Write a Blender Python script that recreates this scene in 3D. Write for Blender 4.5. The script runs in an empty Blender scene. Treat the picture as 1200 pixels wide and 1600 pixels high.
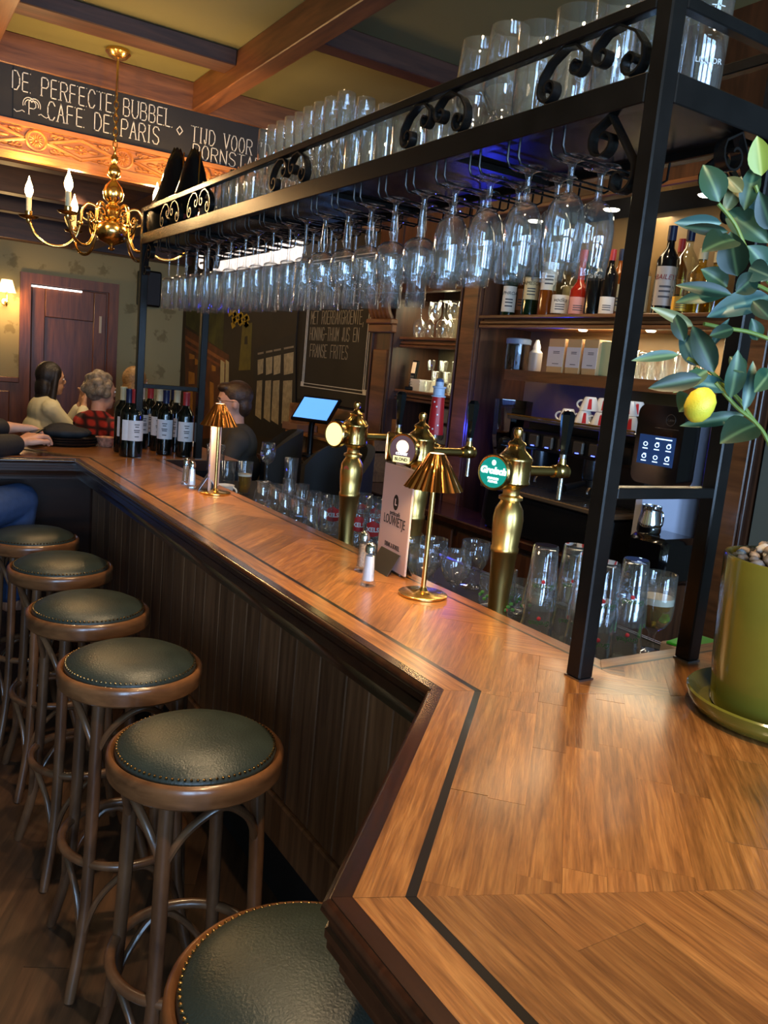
import bpy, bmesh, math, random
from mathutils import Vector, Matrix
random.seed(11)
S = bpy.context.scene
COL = S.collection
PI = math.pi
# ------------------------------------------------------------------ camera (solved from vanishing points, image 1200x1600)
CAM = Vector((0, 0, 1.62))
def _solve():
    a = Vector((-211 - 600, 504 - 800)); b = Vector((2630 - 600, 770 - 800))
    f = math.sqrt(-a.dot(b))
    y = Vector((a.x, a.y, f)).normalized(); x = Vector((b.x, b.y, f)).normalized(); z = x.cross(y).normalized()
    return f, Matrix((x, y, z))
FPX, ROT = _solve()
cam = bpy.data.cameras.new('camera'); camo = bpy.data.objects.new('camera', cam); COL.objects.link(camo)
cx, cy, cz = ROT.col[0], -ROT.col[1], -ROT.col[2]
camo.matrix_world = Matrix(((cx.x, cy.x, cz.x, CAM.x), (cx.y, cy.y, cz.y, CAM.y), (cx.z, cy.z, cz.z, CAM.z), (0, 0, 0, 1)))
cam.sensor_fit = 'VERTICAL'; cam.sensor_height = 24; cam.lens = 24 * FPX / 1600; cam.clip_start = 0.02
S.camera = camo
# ------------------------------------------------------------------ light and exposure
S.view_settings.view_transform = 'Standard'; S.view_settings.look = 'None'; S.view_settings.gamma = 1
S.view_settings.use_curve_mapping = False; S.view_settings.exposure = 0.45
S.cycles.transparent_max_bounces = 48; S.cycles.max_bounces = 10; S.cycles.sample_clamp_indirect = 6
S.cycles.caustics_reflective = False; S.cycles.caustics_refractive = False
W = bpy.data.worlds.new('world'); S.world = W; W.use_nodes = True
W.node_tree.nodes['Background'].inputs[0].default_value = (0.55, 0.7, 1, 1); W.node_tree.nodes['Background'].inputs[1].default_value = 0.4
def light(name, kind, loc, energy, col, target=None, **kw):
    l = bpy.data.lights.new(name, kind); o = bpy.data.objects.new(name, l); COL.objects.link(o)
    o.location = loc; l.energy = energy; l.color = col
    for k, v in kw.items(): setattr(l, k, v)
    if target is not None: o.rotation_euler = (Vector(target) - Vector(loc)).to_track_quat('-Z', 'Y').to_euler()
    return o
SKY = (0.40, 0.65, 1.0)
for wx in (-1.55, 0.1, 1.75):        # daylight through the street windows behind the camera
    light('window_daylight', 'AREA', (wx, -2.72, 1.75), 120, SKY, (wx, 3, 1.5), shape='RECTANGLE', size=1.25, size_y=1.9)
WARM = (1.0, 0.70, 0.38)
for (x, y, e) in ((0.55, 0.5, 26), (1.0, 1.3, 20), (1.0, 2.35, 26), (0.35, 3.2, 10), (2.2, 2.2, 9), (1.3, 6.4, 16), (2.0, 7.4, 10)):   # small ceiling spots
    zc = 2.95 if y < 4.4 else 2.72
    light('ceiling_spot', 'SPOT', (x, y, zc), e * 3.0, WARM, (x + .06, y + .05, 0), spot_size=1.7, spot_blend=0.9, shadow_soft_size=0.04)

# ------------------------------------------------------------------ pixel helpers: a pixel gives a direction, a known plane gives the distance
def ray(px, py): return ROT @ Vector((px - 600, py - 800, FPX))
def onz(px, py, z): d = ray(px, py); return CAM + d * ((z - CAM.z) / d.z)
def onx(px, py, x): d = ray(px, py); return CAM + d * ((x - CAM.x) / d.x)
def ony(px, py, y): d = ray(px, py); return CAM + d * ((y - CAM.y) / d.y)
def atd(px, py, dep): return CAM + ray(px, py) * (dep / FPX)

# ------------------------------------------------------------------ materials
MATS = {}
def _new(name):
    m = bpy.data.materials.new(name); m.use_nodes = True; n = m.node_tree
    return m, n, n.nodes['Principled BSDF']
def srgb(r, g, b):
    f = lambda c: (c / 255 / 12.92) if c / 255 <= 0.04045 else ((c / 255 + 0.055) / 1.055) ** 2.4
    return (f(r), f(g), f(b), 1)
def plain(name, col, rough=0.5, metal=0, noise=0.0, nscale=8, bump=0, coat=0, emit=None, estr=0, trans=0, ior=1.45, bscale=60):
    if name in MATS: return MATS[name]
    m, n, p = _new(name); MATS[name] = m
    p.inputs['Base Color'].default_value = col; p.inputs['Roughness'].default_value = rough; p.inputs['Metallic'].default_value = metal
    p.inputs['Coat Weight'].default_value = coat; p.inputs['Coat Roughness'].default_value = 0.12
    p.inputs['Transmission Weight'].default_value = trans; p.inputs['IOR'].default_value = ior
    if emit: p.inputs['Emission Color'].default_value = emit; p.inputs['Emission Strength'].default_value = estr
    L = n.links.new
    if noise or bump:
        tc = n.nodes.new('ShaderNodeTexCoord')
    if noise:
        t = n.nodes.new('ShaderNodeTexNoise'); t.inputs['Scale'].default_value = nscale; t.inputs['Detail'].default_value = 5
        L(tc.outputs['Object'], t.inputs['Vector'])
        r = n.nodes.new('ShaderNodeValToRGB'); c = col
        r.color_ramp.elements[0].color = tuple(x * (1 - noise) for x in c[:3]) + (1,); r.color_ramp.elements[0].position = .3
        r.color_ramp.elements[1].color = tuple(min(1, x * (1 + noise)) for x in c[:3]) + (1,); r.color_ramp.elements[1].position = .7
        L(t.outputs['Fac'], r.inputs['Fac']); L(r.outputs['Color'], p.inputs['Base Color'])
    if bump:
        t2 = n.nodes.new('ShaderNodeTexNoise'); t2.inputs['Scale'].default_value = bscale; t2.inputs['Detail'].default_value = 4
        L(tc.outputs['Object'], t2.inputs['Vector'])
        b = n.nodes.new('ShaderNodeBump'); b.inputs['Strength'].default_value = bump; b.inputs['Distance'].default_value = 0.004
        L(t2.outputs['Fac'], b.inputs['Height']); L(b.outputs['Normal'], p.inputs['Normal'])
    return m
def wood(name, dark, lightc, rough=0.4, grain=(2.2, 30, 30), rnd=0.3, bump=0.12, coat=0.0, mid=None, fine=.5):
    if name in MATS: return MATS[name]
    m, n, p = _new(name); MATS[name] = m; L = n.links.new; N = n.nodes.new
    tc = N('ShaderNodeTexCoord'); oi = N('ShaderNodeObjectInfo')
    mul = N('ShaderNodeVectorMath'); mul.operation = 'MULTIPLY_ADD'
    cmb = N('ShaderNodeCombineXYZ')
    for i in range(3): L(oi.outputs['Random'], cmb.inputs[i])
    mul.inputs[1].default_value = (7.3, 3.1, 5.7); L(cmb.outputs[0], mul.inputs[0]); L(tc.outputs['Object'], mul.inputs[2])
    mp = N('ShaderNodeMapping'); mp.inputs['Scale'].default_value = grain; L(mul.outputs[0], mp.inputs['Vector'])
    t = N('ShaderNodeTexNoise'); t.inputs['Scale'].default_value = 1; t.inputs['Detail'].default_value = 7; t.inputs['Roughness'].default_value = .62; t.inputs['Distortion'].default_value = .7
    L(mp.outputs[0], t.inputs['Vector'])
    r = N('ShaderNodeValToRGB'); e = r.color_ramp.elements
    e[0].color = dark; e[0].position = .32; e[1].color = lightc; e[1].position = .68
    if mid: x = e.new(.5); x.color = mid
    L(t.outputs['Fac'], r.inputs['Fac'])
    mp2 = N('ShaderNodeMapping'); mp2.inputs['Scale'].default_value = (grain[0] * 4, grain[1] * 3.6, grain[2] * 3.6); L(mul.outputs[0], mp2.inputs['Vector'])
    t2 = N('ShaderNodeTexNoise'); t2.inputs['Scale'].default_value = 1; t2.inputs['Detail'].default_value = 3; L(mp2.outputs[0], t2.inputs['Vector'])
    hv = N('ShaderNodeHueSaturation'); L(r.outputs['Color'], hv.inputs['Color'])
    ad = N('ShaderNodeMath'); ad.operation = 'MULTIPLY_ADD'; ad.inputs[1].default_value = rnd * 2; ad.inputs[2].default_value = 1 - rnd
    L(oi.outputs['Random'], ad.inputs[0])
    m3 = N('ShaderNodeMath'); m3.operation = 'MULTIPLY_ADD'; m3.inputs[1].default_value = fine; m3.inputs[2].default_value = 1 - fine / 2; L(t2.outputs['Fac'], m3.inputs[0])
    m4 = N('ShaderNodeMath'); m4.operation = 'MULTIPLY'; L(ad.outputs[0], m4.inputs[0]); L(m3.outputs[0], m4.inputs[1])
    L(m4.outputs[0], hv.inputs['Value']); L(hv.outputs['Color'], p.inputs['Base Color'])
    p.inputs['Roughness'].default_value = rough; p.inputs['Coat Weight'].default_value = coat; p.inputs['Coat Roughness'].default_value = .16
    if bump:
        b = N('ShaderNodeBump'); b.inputs['Strength'].default_value = bump; b.inputs['Distance'].default_value = .003
        L(t2.outputs['Fac'], b.inputs['Height']); L(b.outputs['Normal'], p.inputs['Normal'])
    return m
def clear_glass(name, tint=(.975, .985, .985, 1), lo=.07, hi=.93, powr=2.2, rough=.0, haze=0):
    m = bpy.data.materials.new(name); m.use_nodes = True; n = m.node_tree; N = n.nodes.new; L = n.links.new
    n.nodes.remove(n.nodes['Principled BSDF'])
    lw = N('ShaderNodeLayerWeight'); lw.inputs['Blend'].default_value = .5
    pw = N('ShaderNodeMath'); pw.operation = 'POWER'; pw.inputs[1].default_value = powr; L(lw.outputs['Facing'], pw.inputs[0])
    ma = N('ShaderNodeMath'); ma.operation = 'MULTIPLY_ADD'; ma.inputs[1].default_value = hi; ma.inputs[2].default_value = lo; L(pw.outputs[0], ma.inputs[0])
    tr = N('ShaderNodeBsdfTransparent'); tr.inputs[0].default_value = tint
    gl = N('ShaderNodeBsdfGlossy'); gl.inputs['Color'].default_value = (.95, .97, 1, 1); gl.inputs['Roughness'].default_value = rough
    mx = N('ShaderNodeMixShader'); L(ma.outputs[0], mx.inputs[0]); L(tr.outputs[0], mx.inputs[1]); L(gl.outputs[0], mx.inputs[2])
    out = mx.outputs[0]
    if haze:                                              # pale haze mixed into the colour so the bar glasses look brighter
        df = N('ShaderNodeBsdfDiffuse'); df.inputs[0].default_value = (.9, .93, .96, 1); mh = N('ShaderNodeMixShader'); mh.inputs[0].default_value = haze; L(out, mh.inputs[1]); L(df.outputs[0], mh.inputs[2]); out = mh.outputs[0]
    L(out, n.nodes['Material Output'].inputs['Surface'])
    return m
GLASS = clear_glass('clear_glass', haze=.011); BGLASS = clear_glass('dark_bottle_glass', (.02, .035, .02, 1), .06, .8)
def bottle_glass(name, tint): return MATS.setdefault(name, clear_glass(name, tint, .06, .8))
parquet = wood('oak_parquet', srgb(106, 64, 30), srgb(164, 112, 60), .29, (6.0, 95, 95), .24, .14, .4, srgb(138, 88, 44), 1.0)
inlay = plain('ebony_inlay', srgb(24, 16, 12), .3, coat=.3)
nosing = wood('dark_mahogany', srgb(28, 13, 8), srgb(62, 32, 18), .24, (1.5, 26, 26), .1, .05, .6)
panelw = wood('brown_panel_wood', srgb(74, 46, 28), srgb(132, 92, 62), .42, (30, 30, 1.6), .22, .12)
beamw = wood('stained_beam_wood', srgb(84, 48, 23), srgb(130, 80, 42), .45, (2, 22, 22), .12, .1)
beamdark = wood('dark_beam_wood', srgb(52, 30, 24), srgb(84, 50, 36), .45, (2, 22, 22), .1, .1)
carvew = wood('honey_carved_wood', srgb(150, 88, 36), srgb(196, 126, 62), .42, (2, 20, 20), .08, .06)
cabw = wood('dark_cabinet_wood', srgb(46, 24, 13), srgb(86, 50, 28), .38, (18, 18, 2), .15, .1, .15)
shelfw = wood('brown_shelf_wood', srgb(70, 40, 20), srgb(120, 74, 40), .38, (18, 2, 18), .15, .1, .15)
doorw = wood('red_brown_door_wood', srgb(80, 40, 18), srgb(128, 70, 32), .4, (20, 20, 1.8), .1, .06, .1)
floorw = wood('worn_floor_oak', srgb(52, 34, 22), srgb(96, 66, 44), .5, (1.6, 24, 24), .25, .12)
stoolw = wood('bentwood_beech', srgb(66, 42, 28), srgb(122, 84, 56), .32, (9, 9, 3), .1, .06, .3)
stoolrim = wood('bentwood_rim', srgb(84, 52, 30), srgb(132, 88, 54), .28, (7, 7, 22), .08, .05, .4)
leather = plain('dark_green_leather', srgb(42, 50, 47), .34, noise=.25, nscale=9, bump=.25, bscale=240)
iron = plain('blackened_steel', srgb(30, 27, 25), .27, .4, noise=.25, nscale=14, bump=.04)
brass = plain('polished_brass', srgb(222, 182, 108), .2, 1)
copper = plain('brushed_copper_brass', srgb(196, 128, 66), .2, 1)
chrome = plain('chrome', srgb(215, 218, 222), .09, 1)
steel = plain('brushed_steel', srgb(150, 150, 152), .3, 1)
black = plain('black_plastic', srgb(12, 12, 13), .3)
blackm = plain('matte_black', srgb(16, 15, 15), .7)
white = plain('white_ceramic', srgb(232, 230, 226), .2, coat=.3)
paper = plain('label_paper', srgb(222, 214, 200), .7, noise=.05)
pink = plain('pale_pink_card', srgb(208, 178, 172), .6)
olive = plain('olive_ceiling_plaster', srgb(116, 110, 68), .8, noise=.07, nscale=2, bump=.08)
chalkb = plain('chalkboard_black', srgb(34, 32, 31), .75, noise=.25, nscale=3)
chalk = plain('chalk_white', srgb(214, 206, 190), .9)
greyw = plain('grey_green_plaster', srgb(92, 94, 84), .8, noise=.08, nscale=3)
def wallpaper():
    m, n, p = _new('floral_wallpaper'); N = n.nodes.new; L = n.links.new
    tc = N('ShaderNodeTexCoord')
    v = N('ShaderNodeTexVoronoi'); v.inputs['Scale'].default_value = 3.6; v.inputs['Randomness'].default_value = .35; L(tc.outputs['Object'], v.inputs['Vector'])
    t = N('ShaderNodeTexNoise'); t.inputs['Scale'].default_value = 22; t.inputs['Detail'].default_value = 6; L(tc.outputs['Object'], t.inputs['Vector'])
    a = N('ShaderNodeMath'); a.operation = 'MULTIPLY_ADD'; a.inputs[1].default_value = .75; L(t.outputs['Fac'], a.inputs[0]); L(v.outputs['Distance'], a.inputs[2])
    r = N('ShaderNodeValToRGB'); e = r.color_ramp.elements
    e[0].color = srgb(130, 116, 78); e[0].position = .50; e[1].color = srgb(158, 144, 102); e[1].position = .62
    L(a.outputs[0], r.inputs['Fac']); L(r.outputs['Color'], p.inputs['Base Color']); p.inputs['Roughness'].default_value = .85
    return m
paperw = wallpaper()
def emis(name, col, s): return plain(name, col, .5, emit=col, estr=s)

# ------------------------------------------------------------------ mesh builder
class MB:
    def __init__(s): s.v = []; s.f = []
    def add(s, vs, fs, M=None):
        o = len(s.v)
        s.v += [tuple(M @ Vector(p)) if M else tuple(p) for p in vs]; s.f += [tuple(i + o for i in f) for f in fs]; return s
    def box(s, x0, y0, z0, x1, y1, z1, M=None, bev=0):
        if bev:
            b = bev; rings = []
            for z, i in ((z0, b), (z0 + b, 0), (z1 - b, 0), (z1, b)):
                X0, X1, Y0, Y1 = x0 + i, x1 - i, y0 + i, y1 - i; c = b if not i else 0
                if c: rings.append([(X0 + c, Y0, z), (X1 - c, Y0, z), (X1, Y0 + c, z), (X1, Y1 - c, z), (X1 - c, Y1, z), (X0 + c, Y1, z), (X0, Y1 - c, z), (X0, Y0 + c, z)])
                else: rings.append([(X0, Y0, z), (X1, Y0, z), (X1, Y0, z), (X1, Y1, z), (X1, Y1, z), (X0, Y1, z), (X0, Y1, z), (X0, Y0, z)])
            vs = [p for r in rings for p in r]; fs = [tuple(range(7, -1, -1)), tuple(range(24, 32))]
            for k in range(3):
                for j in range(8): a = k * 8 + j; c2 = k * 8 + (j + 1) % 8; fs.append((a, c2, c2 + 8, a + 8))
            return s.add(vs, fs, M)
        return s.add([(x0, y0, z0), (x1, y0, z0), (x1, y1, z0), (x0, y1, z0), (x0, y0, z1), (x1, y0, z1), (x1, y1, z1), (x0, y1, z1)],
                     [(3, 2, 1, 0), (4, 5, 6, 7), (0, 1, 5, 4), (1, 2, 6, 5), (2, 3, 7, 6), (3, 0, 4, 7)], M)
    def prism(s, poly, z0, z1, M=None):
        n = len(poly); vs = [(p[0], p[1], z0) for p in poly] + [(p[0], p[1], z1) for p in poly]
        fs = [tuple(range(n - 1, -1, -1)), tuple(range(n, 2 * n))] + [(i, (i + 1) % n, n + (i + 1) % n, n + i) for i in range(n)]
        return s.add(vs, fs, M)
    def lathe(s, prof, seg=24, M=None, flute=0, fn=0):
        vs = []; fs = []; n = len(prof)
        for i, (r, z) in enumerate(prof):
            for k in range(seg):
                a = 2 * PI * k / seg; rr = r * (1 + flute * math.cos(fn * a)) if fn else r
                vs.append((rr * math.cos(a), rr * math.sin(a), z))
        for i in range(n - 1):
            for k in range(seg): a = i * seg + k; b = i * seg + (k + 1) % seg; fs.append((a, b, b + seg, a + seg))
        if prof[0][0] > 1e-5: fs.append(tuple(range(seg - 1, -1, -1))) if s_closed(prof) else None
        if prof[-1][0] > 1e-5 and s_closed(prof): fs.append(tuple(range((n - 1) * seg, n * seg)))
        return s.add(vs, [f for f in fs if f], M)
    def tube(s, pts, r, seg=8, closed=False, M=None, flat=None, cap=True):
        P = [Vector(p) for p in pts]; n = len(P); vs = []; fs = []
        rr = r if isinstance(r, (list, tuple)) else [r] * n
        up = None
        for i, p in enumerate(P):
            if closed: t = (P[(i + 1) % n] - P[i - 1])
            else: t = P[min(i + 1, n - 1)] - P[max(i - 1, 0)]
            t = t.normalized()
            if flat is not None: u = Vector(flat); u = (u - t * u.dot(t)).normalized()
            else:
                if up is None: up = Vector((0, 0, 1)) if abs(t.z) < .9 else Vector((1, 0, 0))
                u = (up - t * up.dot(t)); u = u.normalized() if u.length > 1e-6 else t.orthogonal().normalized(); up = u
            w = t.cross(u)
            q = rr[i]
            for k in range(seg):
                a = 2 * PI * (k + .5) / seg
                if isinstance(q, tuple): vs.append(p + u * math.cos(a) * q[0] * 1.414 + w * math.sin(a) * q[1] * 1.414)
                else: vs.append(p + u * math.cos(a) * q + w * math.sin(a) * q)
        m = n if closed else n - 1
        for i in range(m):
            for k in range(seg):
                a = i * seg + k; b = i * seg + (k + 1) % seg; c = ((i + 1) % n) * seg
                fs.append((a, c + k, c + (k + 1) % seg, b))
        if not closed and cap: fs += [tuple(range(seg)), tuple(range(n * seg - 1, (n - 1) * seg - 1, -1))]
        return s.add(vs, fs, M)
    def ball(s, c, r, seg=16, rings=10, M=None):
        if not isinstance(r, (tuple, list)): r = (r, r, r)
        vs = [(c[0], c[1], c[2] - r[2])]; fs = []
        for i in range(1, rings):
            a = PI * i / rings
            for k in range(seg): b = 2 * PI * k / seg; vs.append((c[0] + r[0] * math.sin(a) * math.cos(b), c[1] + r[1] * math.sin(a) * math.sin(b), c[2] - r[2] * math.cos(a)))
        vs.append((c[0], c[1], c[2] + r[2])); t = len(vs) - 1
        for k in range(seg): fs.append((0, 1 + (k + 1) % seg, 1 + k)); fs.append((t, t - seg + k, t - seg + (k + 1) % seg))
        for i in range(rings - 2):
            for k in range(seg): a = 1 + i * seg + k; b = 1 + i * seg + (k + 1) % seg; fs.append((a, b, b + seg, a + seg))
        return s.add(vs, fs, M)
    def cap(s, p, q, r1, r2, seg=12):                       # tapered limb with round ends
        p = Vector(p); q = Vector(q); d = q - p; L = d.length; M = Matrix.Translation(p) @ d.to_track_quat('Z', 'Y').to_matrix().to_4x4()
        prof = [(0.0001, -r1)] + [(r1 * math.sin(a), -r1 * math.cos(a)) for a in (.5, 1.0, 1.57)] + [(r2, L)] + [(r2 * math.cos(a), L + r2 * math.sin(a)) for a in (.5, 1.0)] + [(0.0001, L + r2)]
        return s.lathe(prof, seg, M)
    def mesh(s, name, smooth=True, ang=40):
        me = bpy.data.meshes.new(name); me.from_pydata(s.v, [], s.f); me.validate(); me.update()
        bm = bmesh.new(); bm.from_mesh(me); bmesh.ops.recalc_face_normals(bm, faces=bm.faces); bm.to_mesh(me); bm.free()
        if smooth:
            me.polygons.foreach_set('use_smooth', [True] * len(me.polygons)); me.set_sharp_from_angle(angle=math.radians(ang))
        return me
    def build(s, name, mat, parent=None, loc=None, rot=None, smooth=True, ang=40):
        return obj(name, s.mesh(name, smooth, ang), mat, parent, loc, rot)
def s_closed(prof): return True
def obj(name, me, mat, parent=None, loc=None, rot=None):
    if mat is not None and not me.materials: me.materials.append(mat)
    o = bpy.data.objects.new(name, me); COL.objects.link(o)
    if parent is not None: o.parent = parent
    if loc is not None: o.location = loc
    if rot is not None: o.rotation_euler = rot
    return o
def tag(o, label, cat, group=None, kind=None):
    o['label'] = label; o['category'] = cat
    if group: o['group'] = group
    if kind: o['kind'] = kind
    return o
def thing(name, label, cat, loc=(0, 0, 0), rotz=0, group=None):
    o = bpy.data.objects.new(name, None); COL.objects.link(o); o.location = loc; o.rotation_euler = (0, 0, rotz); o.empty_display_size = .05
    return tag(o, label, cat, group)
def dup(root, loc, rotz=0, label=None, group=None):
    r = root.copy(); COL.objects.link(r); r.location = loc; r.rotation_euler = (0, 0, rotz)
    if label: r['label'] = label
    if group: r['group'] = group
    for ch in list(root.children):
        c = ch.copy(); COL.objects.link(c); c.parent = r
        for g in list(ch.children): d = g.copy(); COL.objects.link(d); d.parent = c
    return r
def struct(o, label=None):
    o['kind'] = 'structure'
    if label: o['label'] = label
    return o
def single(name, mb, mat, label, cat, loc=(0, 0, 0), rot=None, group=None): return tag(mb.build(name, mat, None, loc, rot), label, cat, group)
def bezier(p0, p1, p2, p3, n=12):
    p0, p1, p2, p3 = map(Vector, (p0, p1, p2, p3)); out = []
    for i in range(n + 1): t = i / n; u = 1 - t; out.append(p0 * u ** 3 + p1 * 3 * u * u * t + p2 * 3 * u * t * t + p3 * t ** 3)
    return out
def spline(pts, n=6):                                        # Catmull-Rom
    P = [Vector(p) for p in pts]; out = []
    for i in range(len(P) - 1):
        a, b, c, d = P[max(i - 1, 0)], P[i], P[i + 1], P[min(i + 2, len(P) - 1)]
        for k in range(n): t = k / n; out.append(.5 * ((2 * b) + (c - a) * t + (2 * a - 5 * b + 4 * c - d) * t * t + (3 * b - a - 3 * c + d) * t ** 3))
    return out + [P[-1]]
def clip(poly, hps):                                         # convex clip by half planes a*x+b*y<=c
    for a, b, c in hps:
        out = []
        for i in range(len(poly)):
            p, q = poly[i], poly[(i + 1) % len(poly)]; dp = a * p[0] + b * p[1] - c; dq = a * q[0] + b * q[1] - c
            if dp <= 0: out.append(p)
            if dp * dq < 0: t = dp / (dp - dq); out.append((p[0] + (q[0] - p[0]) * t, p[1] + (q[1] - p[1]) * t))
        poly = out
        if len(poly) < 3: return []
    return poly
def area(p): return abs(sum(p[i][0] * p[(i + 1) % len(p)][1] - p[(i + 1) % len(p)][0] * p[i][1] for i in range(len(p)))) / 2
def shrink(p, g):
    c = (sum(q[0] for q in p) / len(p), sum(q[1] for q in p) / len(p)); out = []
    for q in p:
        d = math.hypot(q[0] - c[0], q[1] - c[1]); k = max(0, d - g * 1.4) / d if d > 1e-6 else 1; out.append((c[0] + (q[0] - c[0]) * k, c[1] + (q[1] - c[1]) * k))
    return out
def board(name, poly, ang, z0, z1, mat, parent, gap=.0004):   # one board: local X runs along its grain
    if len(poly) < 3 or area(poly) < 2e-5: return None
    poly = shrink(poly, gap); c = (sum(q[0] for q in poly) / len(poly), sum(q[1] for q in poly) / len(poly)); ca, sa = math.cos(-ang), math.sin(-ang)
    loc = [((q[0] - c[0]) * ca - (q[1] - c[1]) * sa, (q[0] - c[0]) * sa + (q[1] - c[1]) * ca) for q in poly]
    return MB().prism(loc, 0, z1 - z0).build(name, mat, parent, (c[0], c[1], z0), (0, 0, ang), smooth=False)

# ------------------------------------------------------------------ lettering
GLY = {'A': ['0,0 .5,1 1,0', '.2,.4 .8,.4'], 'B': ['0,0 0,1 .7,1 .9,.85 .9,.65 .7,.52 0,.52', '.7,.52 1,.38 1,.14 .75,0 0,0'], 'C': ['1,.82 .75,1 .3,1 0,.7 0,.3 .3,0 .75,0 1,.18'],
       'D': ['0,0 0,1 .6,1 1,.7 1,.3 .6,0 0,0'], 'E': ['1,1 0,1 0,0 1,0', '0,.52 .75,.52'], 'F': ['1,1 0,1 0,0', '0,.52 .75,.52'], 'G': ['1,.82 .75,1 .3,1 0,.7 0,.3 .3,0 .75,0 1,.2 1,.45 .6,.45'],
       'H': ['0,0 0,1', '1,0 1,1', '0,.5 1,.5'], 'I': ['.5,0 .5,1'], 'J': ['.7,1 .7,.2 .45,0 .15,.05 0,.25'], 'K': ['0,0 0,1', '1,1 0,.45', '.3,.6 1,0'], 'L': ['0,1 0,0 1,0'], 'M': ['0,0 0,1 .5,.4 1,1 1,0'],
       'N': ['0,0 0,1 1,0 1,1'], 'O': ['.3,0 0,.3 0,.7 .3,1 .7,1 1,.7 1,.3 .7,0 .3,0'], 'P': ['0,0 0,1 .7,1 1,.85 1,.6 .7,.45 0,.45'], 'R': ['0,0 0,1 .7,1 1,.85 1,.63 .7,.5 0,.5', '.5,.5 1,0'],
       'S': ['1,.85 .75,1 .25,1 0,.8 .1,.6 .9,.4 1,.2 .75,0 .25,0 0,.15'], 'T': ['0,1 1,1', '.5,1 .5,0'], 'U': ['0,1 0,.25 .25,0 .75,0 1,.25 1,1'], 'V': ['0,1 .5,0 1,1'], 'W': ['0,1 .25,0 .5,.8 .75,0 1,1'],
       '-': ['.1,.5 .9,.5'], ',': ['.5,.1 .3,-.2'], "'": ['.3,1 .2,.75'], 'X': ['0,0 1,1', '0,1 1,0'], 'd': ['.5,1.2 1,.6 .5,0 0,.6 .5,1.2']}
def strokes(mb, txt, h, M, w=.62, gap=.26, th=.004, serif=True):    # chalk strokes in the local XY plane, raised a hair
    x = 0
    for ch in txt:
        if ch == ' ': x += h * .5; continue
        cw = h * (w if ch not in "IJ,'" else w * .45)
        for st in GLY.get(ch, []):
            P = [tuple(float(q) for q in s.split(',')) for s in st.split()]
            P = [(x + p[0] * cw, p[1] * h) for p in P]
            for i in range(len(P) - 1):
                a = Vector(P[i] + (0,)); b = Vector(P[i + 1] + (0,)); d = (b - a).normalized(); nrm = Vector((-d.y, d.x, 0)) * th / 2; d = d * th / 2
                mb.add([a - d - nrm, b + d - nrm, b + d + nrm, a - d + nrm, a - d - nrm + Vector((0, 0, .001)), b + d - nrm + Vector((0, 0, .001)), b + d + nrm + Vector((0, 0, .001)), a - d + nrm + Vector((0, 0, .001))],
                       [(4, 5, 6, 7), (0, 1, 5, 4), (1, 2, 6, 5), (2, 3, 7, 6), (3, 0, 4, 7)], M)
            if serif:
                for e in (P[0], P[-1]):
                    if abs(e[1] - h) < .02 * h or abs(e[1]) < .02 * h:
                        q = h * .065; mb.box(e[0] - q, e[1] - th / 2, 0, e[0] + q, e[1] + th / 2, .001, M)
        x += cw + h * gap
    return x
def text_mesh(txt, size, align='CENTER', extr=.0004, shear=0, bold=0):
    cu = bpy.data.curves.new('lettering', 'FONT'); cu.body = txt; cu.size = size; cu.align_x = align; cu.align_y = 'CENTER'; cu.extrude = extr; cu.shear = shear; cu.offset = bold; cu.resolution_u = 3
    o = bpy.data.objects.new('lettering_tmp', cu); COL.objects.link(o)
    bpy.context.view_layer.update()
    me = bpy.data.meshes.new_from_object(o.evaluated_get(bpy.context.evaluated_depsgraph_get())); bpy.data.objects.remove(o); bpy.data.curves.remove(cu)
    return me
def text(name, txt, size, mat, parent, M, **kw):
    me = text_mesh(txt, size, **kw); me.transform(M); me.materials.clear(); return obj(name, me, mat, parent)
def frame(origin, right, up):                                # matrix: local x -> right, y -> up, z -> out
    r = Vector(right).normalized(); u = Vector(up).normalized(); n = r.cross(u)
    return Matrix(((r.x, u.x, n.x, origin[0]), (r.y, u.y, n.y, origin[1]), (r.z, u.z, n.z, origin[2]), (0, 0, 0, 1)))
def solid(mb, voxel, smooth_it=4):                           # fuse overlapping volumes into one continuous skin
    o = obj('fuse_tmp', mb.mesh('fuse_tmp'), None); r = o.modifiers.new('r', 'REMESH'); r.mode = 'VOXEL'; r.voxel_size = voxel
    s = o.modifiers.new('s', 'SMOOTH'); s.iterations = smooth_it; s.factor = .5
    bpy.context.view_layer.update()
    me = bpy.data.meshes.new_from_object(o.evaluated_get(bpy.context.evaluated_depsgraph_get())); bpy.data.objects.remove(o)
    me.polygons.foreach_set('use_smooth', [True] * len(me.polygons)); return me

# ================================================================== THE ROOM
FZ = -0.08; CEIL = 3.0; YW = 8.4; BK = 4.46
fl = struct(MB().box(-2.6, -2.6, FZ - .1, 3.0, YW, FZ - .003).build('floor', floorw, smooth=False), 'dark worn oak floor')
u = math.radians(62); ux, uy = math.cos(u), math.sin(u); vx, vy = -uy, ux
for i in range(-14, 22):
    off = (i % 3) * .43
    for j in range(-3, 6):
        s0 = j * 1.25 + off; t0 = i * .135
        c = (.3 + ux * (s0 + .62) + vx * t0, 1.2 + uy * (s0 + .62) + vy * t0)
        if not (-.5 < c[0] < 1.3 and .3 < c[1] < 4.6): continue
        P = [(.3 + ux * a + vx * b, 1.2 + uy * a + vy * b) for a, b in ((s0, t0), (s0 + 1.25, t0), (s0 + 1.25, t0 + .135), (s0, t0 + .135))]
        board('floor_plank', P, u, FZ - .003, FZ, floorw, fl, .0008)
struct(MB().box(-2.6, -2.6, CEIL, 3.0, BK + .14, CEIL + .1).build('ceiling', olive, smooth=False), 'olive plaster ceiling between timber beams')
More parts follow.
